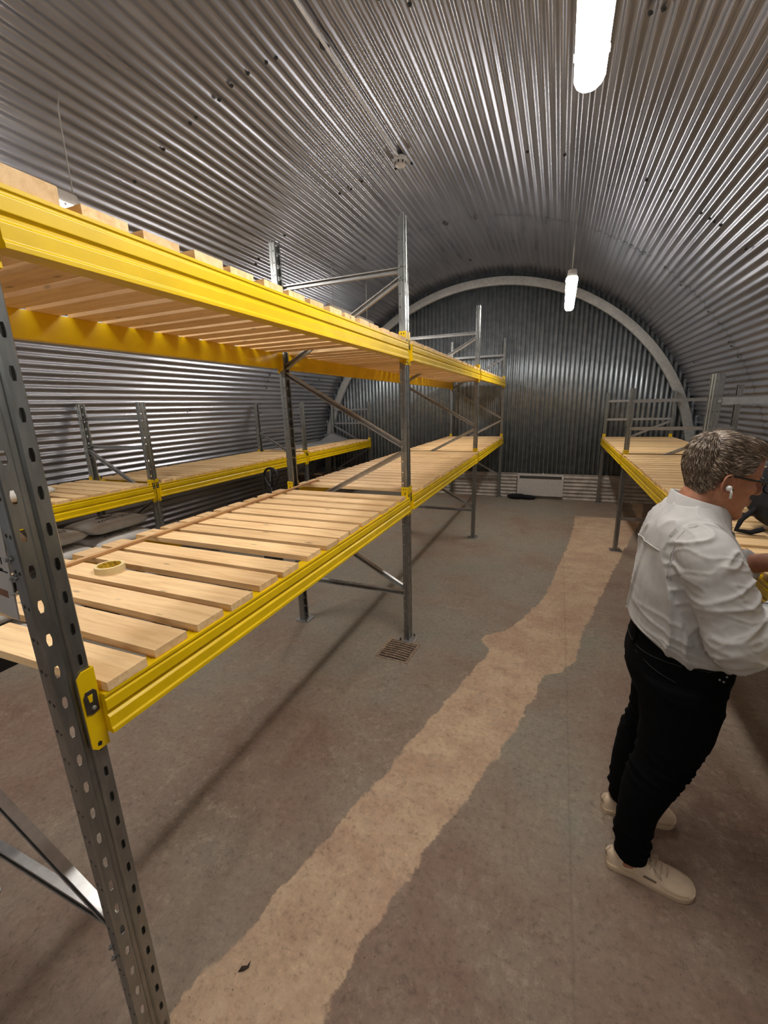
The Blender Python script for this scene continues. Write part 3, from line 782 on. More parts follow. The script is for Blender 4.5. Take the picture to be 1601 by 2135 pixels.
# ------------------------------------------------------------------ salt bags on a black pallet
SHEETS = {}
MAT['bag'] = mat_plain('white_woven_sack', (206, 202, 196), .55, 0, .06, 14, .3, 30)
TXT = text_verts('WHITE SALT', .062)
TXT2 = text_verts('De-icing', .03)
def bag_h(x, y, seed):
    """pillow profile; local x across (.42), y along (.58)"""
    a = max(0.0, 1-abs(x/.215)**3.2); b = max(0.0, 1-abs(y/.28)**3.6)
    return .060*(a*b)**.42
def bag_mesh(seed):
    nx, ny = 26, 34; vs_ = []; fs = []
    off = Vector((seed*3.1, seed*1.7, 0))
    def wr(x, y, s):
        e = max(abs(x/.215), abs(y/.28)); 
        return (0.006*noise.noise(Vector((x*9, y*7, s))+off)+0.004*e**3*abs(noise.noise(Vector((x*6, y*40, s+3))+off)))
    for s in (1, -1):
        for j in range(ny+1):
            for i in range(nx+1):
                x = -.215+.43*i/nx; y = -.28+.56*j/ny; edge = i in (0, nx) or j in (0, ny)
                h = bag_h(x, y, seed); z = s*h*(1.0 if s > 0 else .95)
                z += 0 if edge else wr(x, y, s)*(1 if s > 0 else .3)
                z += 0.014*noise.noise(Vector((x*5, y*9, 7))+off)*(abs(y/.28)**4+abs(x/.215)**4)*.5
                vs_.append((x*(1+.03*noise.noise(Vector((y*6, 0, seed)))), y, z))
    m = (nx+1)*(ny+1)
    for s in (0, 1):
        for j in range(ny):
            for i in range(nx): q = s*m+j*(nx+1)+i; fs.append((q, q+1, q+nx+2, q+nx+1))
    return MB().add(vs_, fs).mesh('salt_bag', 'bag', smooth=True, weld=.0004)
BAGM = [bag_mesh(s) for s in range(4)]
def text_on_bag(seed):
    mb = MB()
    for (v, f), cx_, k in ((TXT, .118, 1), ):
        P = []
        for (tx, ty, _) in v:
            y = -tx*-1.0; x = cx_-ty
            P.append((x, y, bag_h(x, y, seed)+.012))
        mb.add(P, f)
    # bold black emblem block near the middle of the sack
    for (a, b, c, d) in ((-.06, .02, -.05, -.015), (-.01, .02, -.11, .05), (-.06, .0, .07, .085), (-.055, -.045, .07, .12), (-.01, .0, .07, .12)):
        n = 6; P = []; F = []
        for i in range(n+1):
            for j in range(n+1):
                x = a+(b-a)*i/n; y = c+(d-c)*j/n; P.append((x, y, bag_h(x, y, seed)+.012))
        for i in range(n):
            for j in range(n): q = i*(n+1)+j; F.append((q, q+1, q+n+2, q+n+1))
        mb.add(P, F)
    return mb.mesh('printed_text', 'ink')
TXM = text_on_bag(0)
rs = random.Random(9)
def put_bag(x, y, z, rz, seed, label, group=None, tilt=(0, 0)):
    r = link('salt_bag', BAGM[seed % 4]); r.location = (x, y, z+.064); r.rotation_euler = (tilt[0], tilt[1], rz)
    tag(r, label, 'sack', group); link('printed_text', TXM, None, r)
    return r
r = empty('pallet', (-3.98, 1.86, 0)); tag(r, 'black plastic pallet under the salt bags', 'pallet')
mb = MB()
for k in range(7): MB().box(-.46, .46, -.98+k*.28, -.98+k*.28+.2, .115, .14).obj('deck_board', 'black', r, bevel=.003)
for x in (-.4, 0, .4): MB().box(x-.06, x+.06, -.98, .90, 0, .115).obj('runner', 'black', r, bevel=.004)
cols = [(2.54, 'the end of the stack by the rack frame'), (1.94, 'the middle of the stack'), (1.34, 'the near end of the stack')]
tn = ['bottom', 'second', 'third', 'fourth', 'top']
for ci, (y, lab) in enumerate(cols):
    for t in range(5):
        put_bag(-3.80+rs.uniform(-.01, .01)-(0, .01, .03, .06, .13)[t], y+rs.uniform(-.012, .012), .142+t*.132, rs.uniform(-.03, .03), ci+t, 'white salt bag, %s tier, %s' % (tn[t], lab), 'salt bags stacked under the left rack')
put_bag(-3.98, 1.80, LZ+BT+.002, .05, 1, 'white salt bag lying flat on the left rack shelf', 'salt bags on the left rack shelf')
put_bag(-4.00, 1.77, LZ+BT+.134, -.06, 2, 'white salt bag on top of another on the left rack shelf', 'salt bags on the left rack shelf')

# ------------------------------------------------------------------ grey sheet, tag, boxes on and under the far left bay
MAT['greysheet'] = mat_plain('dull_grey_film', (150, 150, 150), .35, .2, .05)
mb = MB(); vs_ = []; fs = []; nx, ny = 10, 16
for j in range(ny+1):
    for i in range(nx+1):
        x = -4.44+.42*i/nx; y = 5.75+2.15*j/ny
        z = LZ+BT+.004+.006*abs(noise.noise(Vector((x*4, y*2, 1))))+ (0.16*max(0, (j/ny-.72)/.28)**1.3)*(1-i/nx)
        vs_.append((x, y, z))
for j in range(ny):
    for i in range(nx): q = j*(nx+1)+i; fs.append((q, q+1, q+nx+2, q+nx+1))
o = mb.add(vs_, fs).obj('plastic_sheet', 'greysheet', smooth=True); md = o.modifiers.new('t', 'SOLIDIFY'); md.thickness = .003
tag(o, 'grey plastic sheet lying on the far bay of the left wall rack', 'sheet')
o = MB().box(-.045, .045, -.0015, .0015, 0, .15).obj('paper_tag', 'paper'); o.location = (-3.80, 5.50, LZ+BT+.001); o.rotation_euler = (radians(-4), 0, .25); tag(o, 'small white paper card standing beside a left rack post', 'card')
r = empty('dark_carton', (-4.0, 6.28, 0)); tag(r, 'dark brown carton under the far bay of the left wall rack', 'carton')
MB().box(-.22, .22, -.22, .22, 0, .62).obj('box_body', 'darkbrown', r, bevel=.004)
MB().box(-.221, .221, -.02, .02, .618, .6215).obj('tape_strip', 'tape', r)
mb = MB()
for k in range(5):
    R_ = .13-.008*k; mb.tube([(0.01*sin(k), R_*cos(t*2*pi/28), R_*sin(t*2*pi/28)+.14+.02*k) for t in range(29)], .008, 6, cap=False)
o = mb.obj('cable_coil', 'black', smooth=True); o.location = (-3.83, 5.85, .62); tag(o, 'black coil of cable hanging from the left rack beside the carton', 'cable')
o.location = (-3.71, 5.83, .66)

# ------------------------------------------------------------------ pallet truck in the left aisle
r = empty('pallet_truck', (-2.60, 3.36, 0), (0, 0, radians(168))); tag(r, 'black-handled pallet truck standing in the left aisle', 'pallet truck')
MAT['truckred'] = mat_plain('dark_truck_paint', (60, 58, 56), .4)
mb = MB(); H = 1.22
loop = []
for k in range(33):
    t = 2*pi*k/32; x = .105*sin(t); z = .085*cos(t)
    if z < 0: x *= (1-.45*(-z/.085)); z *= 1.35
    loop.append((x, 0, z))
hd = MB().tube(loop, .013, 8, cap=False); hd.obj('handle_loop', 'black', r, (0, 0, 1.10), smooth=True)
MB().tube([(0, 0, 1.185), (0, 0, 1.0)], .011, 8).obj('control_stem', 'black', r, smooth=True)
MB().box(.006, .024, -.012, -.002, 1.05, 1.15).obj('label_plate', 'sheet', r)
MB().tube([(0, 0, 1.0), (0, .02, .6), (0, .05, .25)], [.021, .019, .019], 10).obj('tiller', 'black', r, smooth=True)
MB().box(-.07, .07, 0, .14, .1, .42).obj('pump_housing', 'truckred', r, bevel=.012)
for s in (-1, 1):
    MB().lathe([(.09, -.022), (.1, -.016), (.1, .016), (.09, .022)], 24, c=(s*.05, .06, .1), axis='x').obj('steer_wheel', 'black', r, smooth=False)
    MB().box(s*.19-.08, s*.19+.08, .12, 1.25, .06, .10).obj('fork', 'truckred', r, bevel=.008)
MB().box(-.27, .27, .10, .2, .06, .16).obj('fork_head', 'truckred', r, bevel=.01)

# ------------------------------------------------------------------ black backpack on the right rack
r0 = empty('backpack', (1.02, 2.30, ZL+BT+.006)); tag(r0, 'black backpack lying on the right rack in front of the man', 'backpack')
mb = MB(); ellipsoid(mb, (0, 0, .13), (.20, .16, .125)); ellipsoid(mb, (.10, -.03, .10), (.16, .15, .10)); ellipsoid(mb, (-.08, .06, .2), (.10, .09, .09)); ellipsoid(mb, (.02, -.06, .08), (.19, .12, .08))
link('bag_body', blob('bag_body', 'blackcloth', mb, .01, 4, lambda c, n: .012*noise.noise(c*11)+.005*noise.noise(c*30)), None, r0)
for (pts, rad) in (([(-.17, -.02, .12), (-.235, -.05, .06), (-.25, -.06, .012), (-.20, -.07, .008), (-.16, -.08, .03)], .011), ([(-.06, .1, .24), (-.11, .12, .31), (-.10, .15, .36), (-.04, .16, .33), (.0, .12, .22)], .012)):
    MB().tube(pts, rad, 8).obj('strap', 'blackcloth', r0, smooth=True)
MB().lathe([(.009, 0), (.012, .003), (.009, .006)], 14, c=(0, 0, 0), axis='y').obj('zip_ring', 'brace', r0, (-.085, -.072, .212), smooth=True)

# ------------------------------------------------------------------ the man leaning on the right rack
def mat_cloth(name, c, rough, weave=900, strength=.15):
    t = NT(name); v = t.coords('Object')
    f = t.noise(v, 30, 3); w = t.noise(v, weave, 1)
    col = t.ramp(f, [(0.3, rgba(tuple(x*.94 for x in c))), (0.7, rgba(c))])
    t.set(Base_Color=col, Roughness=rough); t.b.inputs['Specular IOR Level'].default_value = .2
    t.b.inputs['Sheen Weight'].default_value = .15
    t.bump(w, strength, .001); return t.m
MAT['shirt'] = mat_cloth('pale_grey_oxford_cloth', (178, 176, 172), .85)
MAT['jeans'] = mat_cloth('black_denim', (6, 7, 9), .95)
for k_, v_ in (('Specular IOR Level', .1), ('Sheen Weight', 0)): MAT['jeans'].node_tree.nodes['Principled BSDF'].inputs[k_].default_value = v_
MAT['stitch'] = mat_plain('denim_seam', (24, 24, 22), .8)
MAT['seam'] = mat_plain('shirt_seam', (176, 174, 170), .85, 0, .03)
MAT['stripe'] = mat_plain('dark_cuff_stripe', (52, 58, 66), .8)
MAT['shoe'] = mat_cloth('off_white_leather', (212, 190, 162), .55, 400, .05)
MAT['shoetrim'] = mat_plain('cream_shoe_rubber', (200, 178, 150), .5, 0, .05)
MAT['shoemark'] = mat_plain('grey_side_mark', (112, 98, 84), .6)
MAT['lace'] = mat_plain('cream_laces', (186, 166, 142), .8)
MAT['button'] = mat_plain('metal_rivet', (150, 150, 150), .4, .6)
MAT['glasses'] = mat_plain('black_acetate', (16, 14, 13), .25)
def mat_skin():
    t = NT('skin'); v = t.coords('Object'); f = t.noise(v, 22, 4); g = t.noise(v, 260, 2)
    col = t.ramp(f, [(.3, rgba((142, 94, 70))), (.7, rgba((170, 118, 90)))])
    t.set(Base_Color=col, Roughness=.5)
    t.b.inputs['Subsurface Weight'].default_value = .12; t.b.inputs['Subsurface Scale'].default_value = .01
    t.b.inputs['Subsurface Radius'].default_value = (1, .35, .2)
    t.bump(g, .12, .001); return t.m
MAT['skin'] = mat_skin()
def mat_hair():
    t = NT('greying_brown_hair'); v = t.coords('Object', (1, 1, 1)); f = t.noise(v, 90, 3, .7); g = t.noise(v, 14, 3)
    col = t.ramp(f, [(.3, rgba((70, 57, 46))), (.7, rgba((92, 76, 62)))])
    t.set(Base_Color=col, Roughness=.45); return t.m
MAT['hair'] = mat_hair()
for nm_, c_ in (('hair_a', (92, 77, 63)), ('hair_b', (136, 118, 100)), ('hair_c', (190, 176, 158))): MAT[nm_] = mat_plain('strand_'+nm_[-1], c_, .42, 0, .06)
def mat_glass():
    t = NT('clear_lens'); t.set(Base_Color=(1, 1, 1), Roughness=.02)
    t.b.inputs['Transmission Weight'].default_value = 1; t.b.inputs['IOR'].default_value = 1.1; return t.m
MAT['lens'] = mat_glass()

def loft(mb, rings, n=28, cap=True):
    """rings: (centre, u axis, v axis, ru, rv, squareness)"""
    vs_ = []
    for (c, u, v, ru, rv, *e) in rings:
        c = Vector(c); u = Vector(u); v = Vector(v); ex = 2.0/(e[0] if e else 2.0)
        for k in range(n):
            t = 2*pi*k/n; a, b = cos(t), sin(t)
            a = math.copysign(abs(a)**ex, a); b = math.copysign(abs(b)**ex, b)
            vs_.append(c+u*(a*ru)+v*(b*rv))
    m = len(rings)
    fs = [(j*n+i, j*n+(i+1) % n, (j+1)*n+(i+1) % n, (j+1)*n+i) for j in range(m-1) for i in range(n)]
    if cap: fs += [tuple(range(n-1, -1, -1)), tuple((m-1)*n+k for k in range(n))]
    mb.add(vs_, fs)
EX, EY, EZ = (1, 0, 0), (0, 1, 0), (0, 0, 1)
def limb(mb, pts, radii, n=18, flat=1.0):
    """tapered tube with domed ends; pts and radii of same length, interpolated smoothly"""
    P = [Vector(q) for q in pts]; out = []; R_ = []
    m = len(P)
    for i in range(m-1):
        p0 = P[max(i-1, 0)]; p1 = P[i]; p2 = P[i+1]; p3 = P[min(i+2, m-1)]
        for k in range(6):
            t = k/6; out.append(.5*((2*p1)+(p2-p0)*t+(2*p0-5*p1+4*p2-p3)*t*t+(3*p1-p0-3*p2+p3)*t**3)); R_.append(radii[i]*(1-t)+radii[i+1]*t)
    out.append(P[-1]); R_.append(radii[-1])
    d0 = (out[0]-out[1]).normalized(); d1 = (out[-1]-out[-2]).normalized()
    out = [out[0]+d0*R_[0]*.85, out[0]+d0*R_[0]*.5]+out+[out[-1]+d1*R_[-1]*.5, out[-1]+d1*R_[-1]*.85]
    R_ = [R_[0]*.35, R_[0]*.82]+R_+[R_[-1]*.82, R_[-1]*.35]
    mb.tube(out, R_, n)

man = None
# head frame: x forward, z up, origin at the ear canal level between the ears
HEAD = Matrix.Translation((.478, 1.600, 1.492)) @ Matrix.Rotation(radians(3), 4, 'Z') @ Matrix.Rotation(radians(13), 4, 'Y')
slices = [(.147, -.03, .025, .030), (.140, -.060, .050, .052), (.125, -.083, .073, .066), (.100, -.098, .086, .0755), (.070, -.104, .093, .079), (.045, -.103, .097, .0785),
          (.026, -.099, .091, .0765), (.005, -.091, .092, .0735), (-.018, -.079, .093, .0705), (-.040, -.066, .095, .067), (-.055, -.058, .093, .063), (-.075, -.050, .093, .056), (-.092, -.040, .086, .044), (-.104, -.02, .07, .026)]
def head_rings(grow=0.0, M_=HEAD, sl=None):
    R = []
    for (z, xb, xf, hw) in (sl or slices):
        c = M_ @ Vector(((xb+xf)/2, 0, z)); u = M_.to_3x3() @ Vector(EX); v = M_.to_3x3() @ Vector(EY)
        R.append((c, u, v, (xf-xb)/2+grow, hw+grow, 2.25))
    return R
def HP_(x, y, z): return HEAD @ Vector((x, y, z))

# bare body: head, neck, trunk, arms with hands, legs, feet; one continuous skin
mb = MB()
loft(mb, head_rings()[::-1], 36)
limb(mb, [HP_(.0, 0, -.02), HP_(-.03, 0, -.08), (.425, 1.60, 1.36)], [.056, .058, .066])             # neck
limb(mb, [HP_(.055, 0, -.078), HP_(.083, 0, -.088)], [.028, .022])                                        # chin
limb(mb, [HP_(.092, 0, .036), HP_(.108, 0, .008), HP_(.112, 0, -.006)], [.009, .0115, .0125])              # nose
for s in (-1, 1):
    limb(mb, [HP_(.103, s*.010, -.010), HP_(.108, s*.012, -.008)], [.008, .006])
    limb(mb, [HP_(.082, s*.018, .047), HP_(.074, s*.048, .046)], [.012, .010])                            # brow
    ellipsoid(mb, HP_(.066, s*.042, .0), (.024, .022, .02))                                             # cheekbone
    # ear: rim, bowl and lobe, tilted back
    E_ = HEAD @ Matrix.Translation((-.004, s*.073, .0)) @ Matrix.Rotation(radians(-s*22), 4, 'Z') @ Matrix.Rotation(radians(-12), 4, 'Y')
    rim = [E_ @ Vector((.019*cos(t)*1.0-.002, s*(.010+.004*sin(t*.5)), .031*sin(t)+.002)) for t in np.linspace(radians(-60), radians(235), 22)]
    mb.tube(rim, .0042, 8)
    ellipsoid(mb, E_ @ Vector((-.001, s*.004, .002)), (.017, .004, .028), E_.to_3x3())
    ellipsoid(mb, E_ @ Vector((.006, s*.006, -.028)), (.009, .005, .010), E_.to_3x3())
    ellipsoid(mb, E_ @ Vector((.018, s*.004, .0)), (.005, .005, .008), E_.to_3x3())
limb(mb, [HP_(.095, -.018, -.040), HP_(.104, 0, -.037), HP_(.095, .018, -.040)], [.0045, .0062, .0045])       # upper lip
limb(mb, [HP_(.094, -.016, -.051), HP_(.102, 0, -.051), HP_(.094, .016, -.051)], [.0045, .0070, .0045])
# trunk core (under the clothes)
trunk = [(.80, .445, .115, .145), (.95, .450, .13, .145), (1.08, .455, .15, .165), (1.20, .44, .135, .17), (1.30, .42, .11, .165), (1.37, .415, .08, .12), (1.41, .42, .06, .07)]
loft(mb, [((x, 1.60, z), EX, EY, rx, ry, 2.3) for z, x, rx, ry in trunk])
SR, ER, WR = Vector((.425, 1.425, 1.325)), Vector((.515, 1.350, 1.055)), Vector((.755, 1.440, 1.246))
SL, EL, WL = Vector((.435, 1.770, 1.325)), Vector((.500, 1.850, 1.090)), Vector((.720, 1.665, 1.232))
def hand(mb, wrist, fdir, palm_n, side, curl):
    """wrist point, direction of the fingers, palm normal (towards what it rests on), side=+1 thumb on +lateral"""
    f = Vector(fdir).normalized(); nrm = Vector(palm_n).normalized(); lat = f.cross(nrm).normalized()*side; nrm = (nrm-f*nrm.dot(f)).normalized()
    W_ = Vector(wrist)
    loft(mb, [(W_-f*.01, lat, nrm, .026, .019, 2.3), (W_+f*.02, lat, nrm, .032, .017, 2.5), (W_+f*.055, lat, nrm, .040, .015, 2.7), (W_+f*.088, lat, nrm, .040, .012, 2.7)], 20)
    for k, (off, L, r_) in enumerate(((.030, .072, .0088), (.0105, .080, .0090), (-.0095, .074, .0086), (-.029, .058, .0076))):
        b = W_+f*.080+lat*off; pts = [b]; d = f.copy(); ang = 0
        for j, (seg, c) in enumerate(((.42, curl*.5), (.32, curl), (.26, curl*.8))):
            ang += c; dd = f*cos(ang)+nrm*sin(ang)+lat*(off*.9); pts.append(pts[-1]+dd.normalized()*L*seg)
        mb.tube(pts+[pts[-1]+(pts[-1]-pts[-2]).normalized()*r_*.6], [r_*1.05, r_, r_*.92, r_*.82, r_*.45], 10)
    t0 = W_+f*.022+lat*.026; mb.tube([t0, t0+f*.026+lat*.020+nrm*.008, t0+f*.052+lat*.026+nrm*.014, t0+f*.070+lat*.022+nrm*.018, t0+f*.076+lat*.020+nrm*.019], [.013, .012, .0105, .009, .005], 10)
for (S, E2, W2, fd, sd) in ((SR, ER, WR, (1, .12, -.17), 1), (SL, EL, WL, (1, -.35, -.13), -1)):
    limb(mb, [S, (S+E2)/2, E2], [.056, .047, .040]); limb(mb, [E2, E2.lerp(W2, .35), W2], [.040, .041, .026])
    hand(mb, W2, fd, (0, 0, -1), sd, .22)
NEAR = [(.84, .447, .120, 1.505), (.72, .452, .108, 1.495), (.64, .450, .098, 1.490), (.53, .430, .076, 1.482), (.43, .402, .072, 1.474), (.33, .378, .062, 1.468), (.22, .366, .050, 1.462), (.12, .366, .040, 1.457), (.06, .370, .038, 1.455)]
FAR = [(.84, .447, .120, 1.695), (.72, .452, .106, 1.700), (.64, .452, .096, 1.702), (.53, .430, .076, 1.704), (.43, .402, .072, 1.706), (.33, .382, .062, 1.707), (.22, .374, .050, 1.708), (.12, .374, .040, 1.708), (.06, .376, .038, 1.708)]
NEAR = [(z, x, r_*.86, y) for z, x, r_, y in NEAR]; FAR = [(z, x, r_*.86, y) for z, x, r_, y in FAR]
NEAR[0] = (.84, .447, .085, 1.525); FAR[0] = (.84, .447, .085, 1.675)
for LEG in (NEAR, FAR):
    loft(mb, [((x, y, z), EX, EY, r_, r_*.92) for z, x, r_, y in LEG], 20)
    x, y = LEG[-1][1], LEG[-1][3]; limb(mb, [(x-.02, y, .045), (x+.06, y+(0.01 if y > 1.6 else -.004), .042), (x+.12, y+(.018 if y > 1.6 else -.008), .036)], [.026, .022, .012])
me = blob('person', 'skin', mb, .0042, 3)
man = link('person', me); tag(man, 'man in a pale grey shirt and dark jeans leaning over the right rack', 'person')

# shirt ---------------------------------------------------------------
def ridged(c, s, off):
    n = noise.noise(Vector((c[0]*s[0], c[1]*s[1], c[2]*s[2]))+Vector(off)); return 1-min(1, abs(n)*3.2)
mb = MB()
srings = [(.925, .470, .150, .150), (.94, .462, .166, .178), (.97, .460, .172, .186), (1.03, .460, .176, .190), (1.10, .458, .174, .192), (1.17, .448, .163, .193), (1.24, .436, .146, .194), (1.30, .424, .128, .190), (1.345, .415, .110, .176), (1.375, .412, .094, .145), (1.405, .418, .076, .105), (1.425, .424, .066, .080)]
def hemz(x, z):
    """tail hem: lower at the near side front, lifted at the back"""
    return z
loft(mb, [((x, 1.60, z), (cos(.0), 0, 0), EY, rx, ry, 2.35) for z, x, rx, ry in srings], 40)
limb(mb, [SR+Vector((-.006, .030, .0)), SR+Vector((.012, -.005, -.035)), SR.lerp(ER, .5)+Vector((.01, 0, -.01)), ER+Vector((.006, 0, -.005))], [.074, .083, .082, .074], 22)
limb(mb, [ER+Vector((-.005, 0, .002)), ER.lerp(WR, .26), ER.lerp(WR, .44)], [.074, .066, .057], 22)
limb(mb, [SL+Vector((-.006, -.030, .0)), SL.lerp(EL, .5), EL], [.074, .076, .068], 22)
limb(mb, [EL, EL.lerp(WL, .35), EL.lerp(WL, .55)], [.068, .060, .052], 22)
arm_axis = (ER-SR).normalized()
def shirt_wr(c, n):
    v = Vector(c); 
    d_r = (v-SR).dot(arm_axis); near_arm = v.y < 1.455 and v.z > .98 and (v-(SR+arm_axis*max(0, min(.27, d_r)))).length < .115
    if near_arm or v.y > 1.81:
        dq = d_r+.35*(v.y-1.4)+.25*(v.x-.5); w = .0075*ridged((dq, v.x+v.y, v.z), (12, 6, 5), (0, 0, 3))**4+.003*ridged((d_r-.5*(v.x-.5), v.x, v.y), (26, 8, 9), (5, 1, 0))**3
        e = (v-ER).length; w += .006*math.exp(-(e/.09)**2)*ridged((v.x, v.y, v.z), (22, 9, 30), (2, 2, 2))**2
        return w-.004
    low = max(0, 1-(v.z-.93)/.25)
    side = math.exp(-((v.y-1.42)/.06)**2)
    w = .013*ridged((v.x+v.z*.25, v.y+.1*v.z, v.z), (10, 13, 2.2), (1, 4, 0))**3*(.35+.65*side+.3*(1 if v.x < .40 else 0))
    w += .007*low*ridged((v.x, v.y, v.z+.35*v.x), (3, 3, 26), (7, 0, 0))**2
    w += .003*noise.noise(v*16)
    return w-.003
me = blob('shirt', 'shirt', mb, .0052, 4, shirt_wr)
# pull the hem down/up so that it follows a shirt tail
for v in me.vertices:
    c = v.co
    if c.z < 1.0:
        t = (c.x-.30)/.33; side = 1 if c.y < 1.6 else 1
        dz = .055*max(0, 1-t*2.2)**1.3 - .012*sin(pi*min(max(t, 0), 1))
        c.z += dz*max(0, (1.0-c.z)/.07)
        
shirt = link('shirt', me, None, man)
# collar: folded band around the neck, higher at the back, points at the front
def collar():
    mb = MB(); n = 44; vs_ = []; fs = []
    for k in range(n+1):
        t = radians(-158+316*k/n)+pi      # t=pi at the nape, opening at the front
        cx_, cy_ = .437, 1.600; a = abs((k/n-.5)*2)
        px = .070+.012*a; py = .072
        zt = 1.462-.056*a**1.4; zb = 1.410-.072*a**1.5-(.02 if a > .93 else 0)
        for (dr, z) in ((-.004, zb+.008), (0, zt-.004), (.003, zt), (.007, zt-.003), (.014+.008*a, zb+.003), (.019+.014*a, zb-.004)):
            vs_.append((cx_+(px+dr)*cos(t), cy_+(py+dr)*sin(t), z))
    for k in range(n):
        for j in range(5): q = k*6+j; fs.append((q, q+6, q+7, q+1))
    o = mb.add(vs_, fs).obj('collar', 'shirt', shirt, smooth=True); m = o.modifiers.new('t', 'SOLIDIFY'); m.thickness = .003
collar()
# stitched seams lying on the cloth: yoke across the back and the near armhole
from mathutils.bvhtree import BVHTree
def tree(o):
    me = o.data; return BVHTree.FromPolygons([v.co[:] for v in me.vertices], [p.vertices[:] for p in me.polygons])
BT_S = tree(shirt)
def on_surf(t, pts, lift=.0012):
    out = []
    for q in pts:
        loc, nor, i, d = t.find_nearest(Vector(q)); out.append(loc+nor*lift)
    return out
yoke = [(.28+.0*k, 1.44+.32*k/20, 1.292) for k in range(21)]
MB().tube(on_surf(BT_S, yoke), .0021, 6).obj('yoke_seam', 'seam', shirt, smooth=True)
arm = []
for k in range(31):
    t = 2*pi*k/30*.62+.3; arm.append((.425+.085*cos(t), 1.452-.012*sin(t), 1.305+.09*sin(t)))
arm = [(.50, 1.47, 1.235), (.505, 1.445, 1.29), (.485, 1.435, 1.345), (.44, 1.44, 1.388), (.385, 1.44, 1.365), (.345, 1.435, 1.315), (.335, 1.43, 1.255), (.345, 1.425, 1.20)]
arm2 = []
for i in range(len(arm)-1):
    for k in range(5): arm2.append(Vector(arm[i]).lerp(Vector(arm[i+1]), k/5))
MB().tube(on_surf(BT_S, arm2, .0004), .0016, 6).obj('armhole_seam', 'seam', shirt, smooth=True)
MB().tube(on_surf(BT_S, [Vector(a)+Vector((.010, 0, -.006)) for a in arm2], .0003), .0010, 6).obj('armhole_seam', 'seam', shirt, smooth=True)
# rolled cuffs with thin dark stripes
def cuff(E2, W2, t0, r_):
    d = (W2-E2).normalized(); a = E2.lerp(W2, t0); mb = MB()
    mb.tube([a-d*.030, a-d*.026, a-d*.01, a+d*.012, a+d*.03, a+d*.034], [r_*.96, r_+.004, r_+.006, r_+.004, r_+.001, r_*.9], 26)
    c = mb.obj('rolled_cuff', 'shirt', shirt, smooth=True)
    for s in (-.018, -.004, .010, .022):
        MB().tube([a+d*(s-.0013), a+d*(s+.0013)], [r_+.0064, r_+.0064], 30, cap=False).obj('cuff_stripe', 'stripe', c)
cuff(ER, WR, .49, .054); cuff(EL, WL, .60, .050)

# jeans ---------------------------------------------------------------
mb = MB()
loft(mb, [((x, 1.60, z), EX, EY, rx, ry, 2.4) for z, x, rx, ry in [(1.005, .452, .146, .166), (.97, .452, .154, .172), (.91, .450, .158, .176), (.85, .448, .158, .178), (.79, .446, .150, .176), (.74, .446, .13, .16)]], 36)
JN = [(.84, .447, .130, .112, 1.505), (.74, .452, .124, .108, 1.500), (.64, .451, .112, .102, 1.492), (.53, .432, .091, .086, 1.484), (.43, .402, .088, .082, 1.476), (.35, .382, .076, .076, 1.470), (.27, .368, .066, .068, 1.464), (.19, .364, .060, .062, 1.460), (.13, .366, .057, .058, 1.457), (.095, .368, .056, .056, 1.456), (.078, .368, .053, .054, 1.456)]
for far in (0, 1):
    loft(mb, [((x+(.006 if far else 0), (3.2-y if z > .7 else 1.702+(.7-z)*.01) if far else y, z), EX, EY, a, b) for z, x, a, b, y in JN], 26)
def jeans_wr(c, n):
    v = Vector(c); k = math.exp(-((v.z-.5)/.09)**2)+math.exp(-((v.z-.16)/.07)**2)*1.1+.45*math.exp(-((v.z-.8)/.08)**2)
    return .009*k*ridged((v.x, v.y, v.z+v.x*.4), (5, 5, 24), (1, 2, 3))**2+.003*noise.noise(v*12)-.002
me = blob('jeans', 'jeans', mb, .006, 4, jeans_wr)
jeans = link('jeans', me, None, man)
BT_J = tree(jeans)
def ringpts(z, a0, a1, n=30, tilt=0): return [(.45+.2*cos(radians(a0+(a1-a0)*k/n)), 1.6+.23*sin(radians(a0+(a1-a0)*k/n)), z+tilt*cos(radians(a0+(a1-a0)*k/n))) for k in range(n+1)]
MB().tube(on_surf(BT_J, ringpts(.925, 160, 330), .0008), .0016, 5).obj('waistband_seam', 'stitch', jeans, smooth=True)
MB().tube(on_surf(BT_J, [(.30, 1.52, .90-.0*k) if k == 0 else (.30+.11*k/10, 1.46-.03*k/10, .895-.035*k/10) for k in range(11)], .0008), .0015, 5).obj('pocket_seam', 'stitch', jeans, smooth=True)
for a in (200, 262, 310):
    q = on_surf(BT_J, [(.45+.2*cos(radians(a)), 1.6+.23*sin(radians(a)), z) for z in (.985, .965, .945, .925)], .003)
    MB().tube(q, .006, 6).obj('belt_loop', 'jeans', jeans, smooth=True)
for z, a in ((.895, 298), (.905, 307), (.885, 303)):
    q = on_surf(BT_J, [(.45+.2*cos(radians(a)), 1.6+.23*sin(radians(a)), z)], .002)[0]
    mbx = MB(); ellipsoid(mbx, q, (.004, .004, .004), None, 8, 6); mbx.obj('rivet', 'button', jeans, smooth=True)

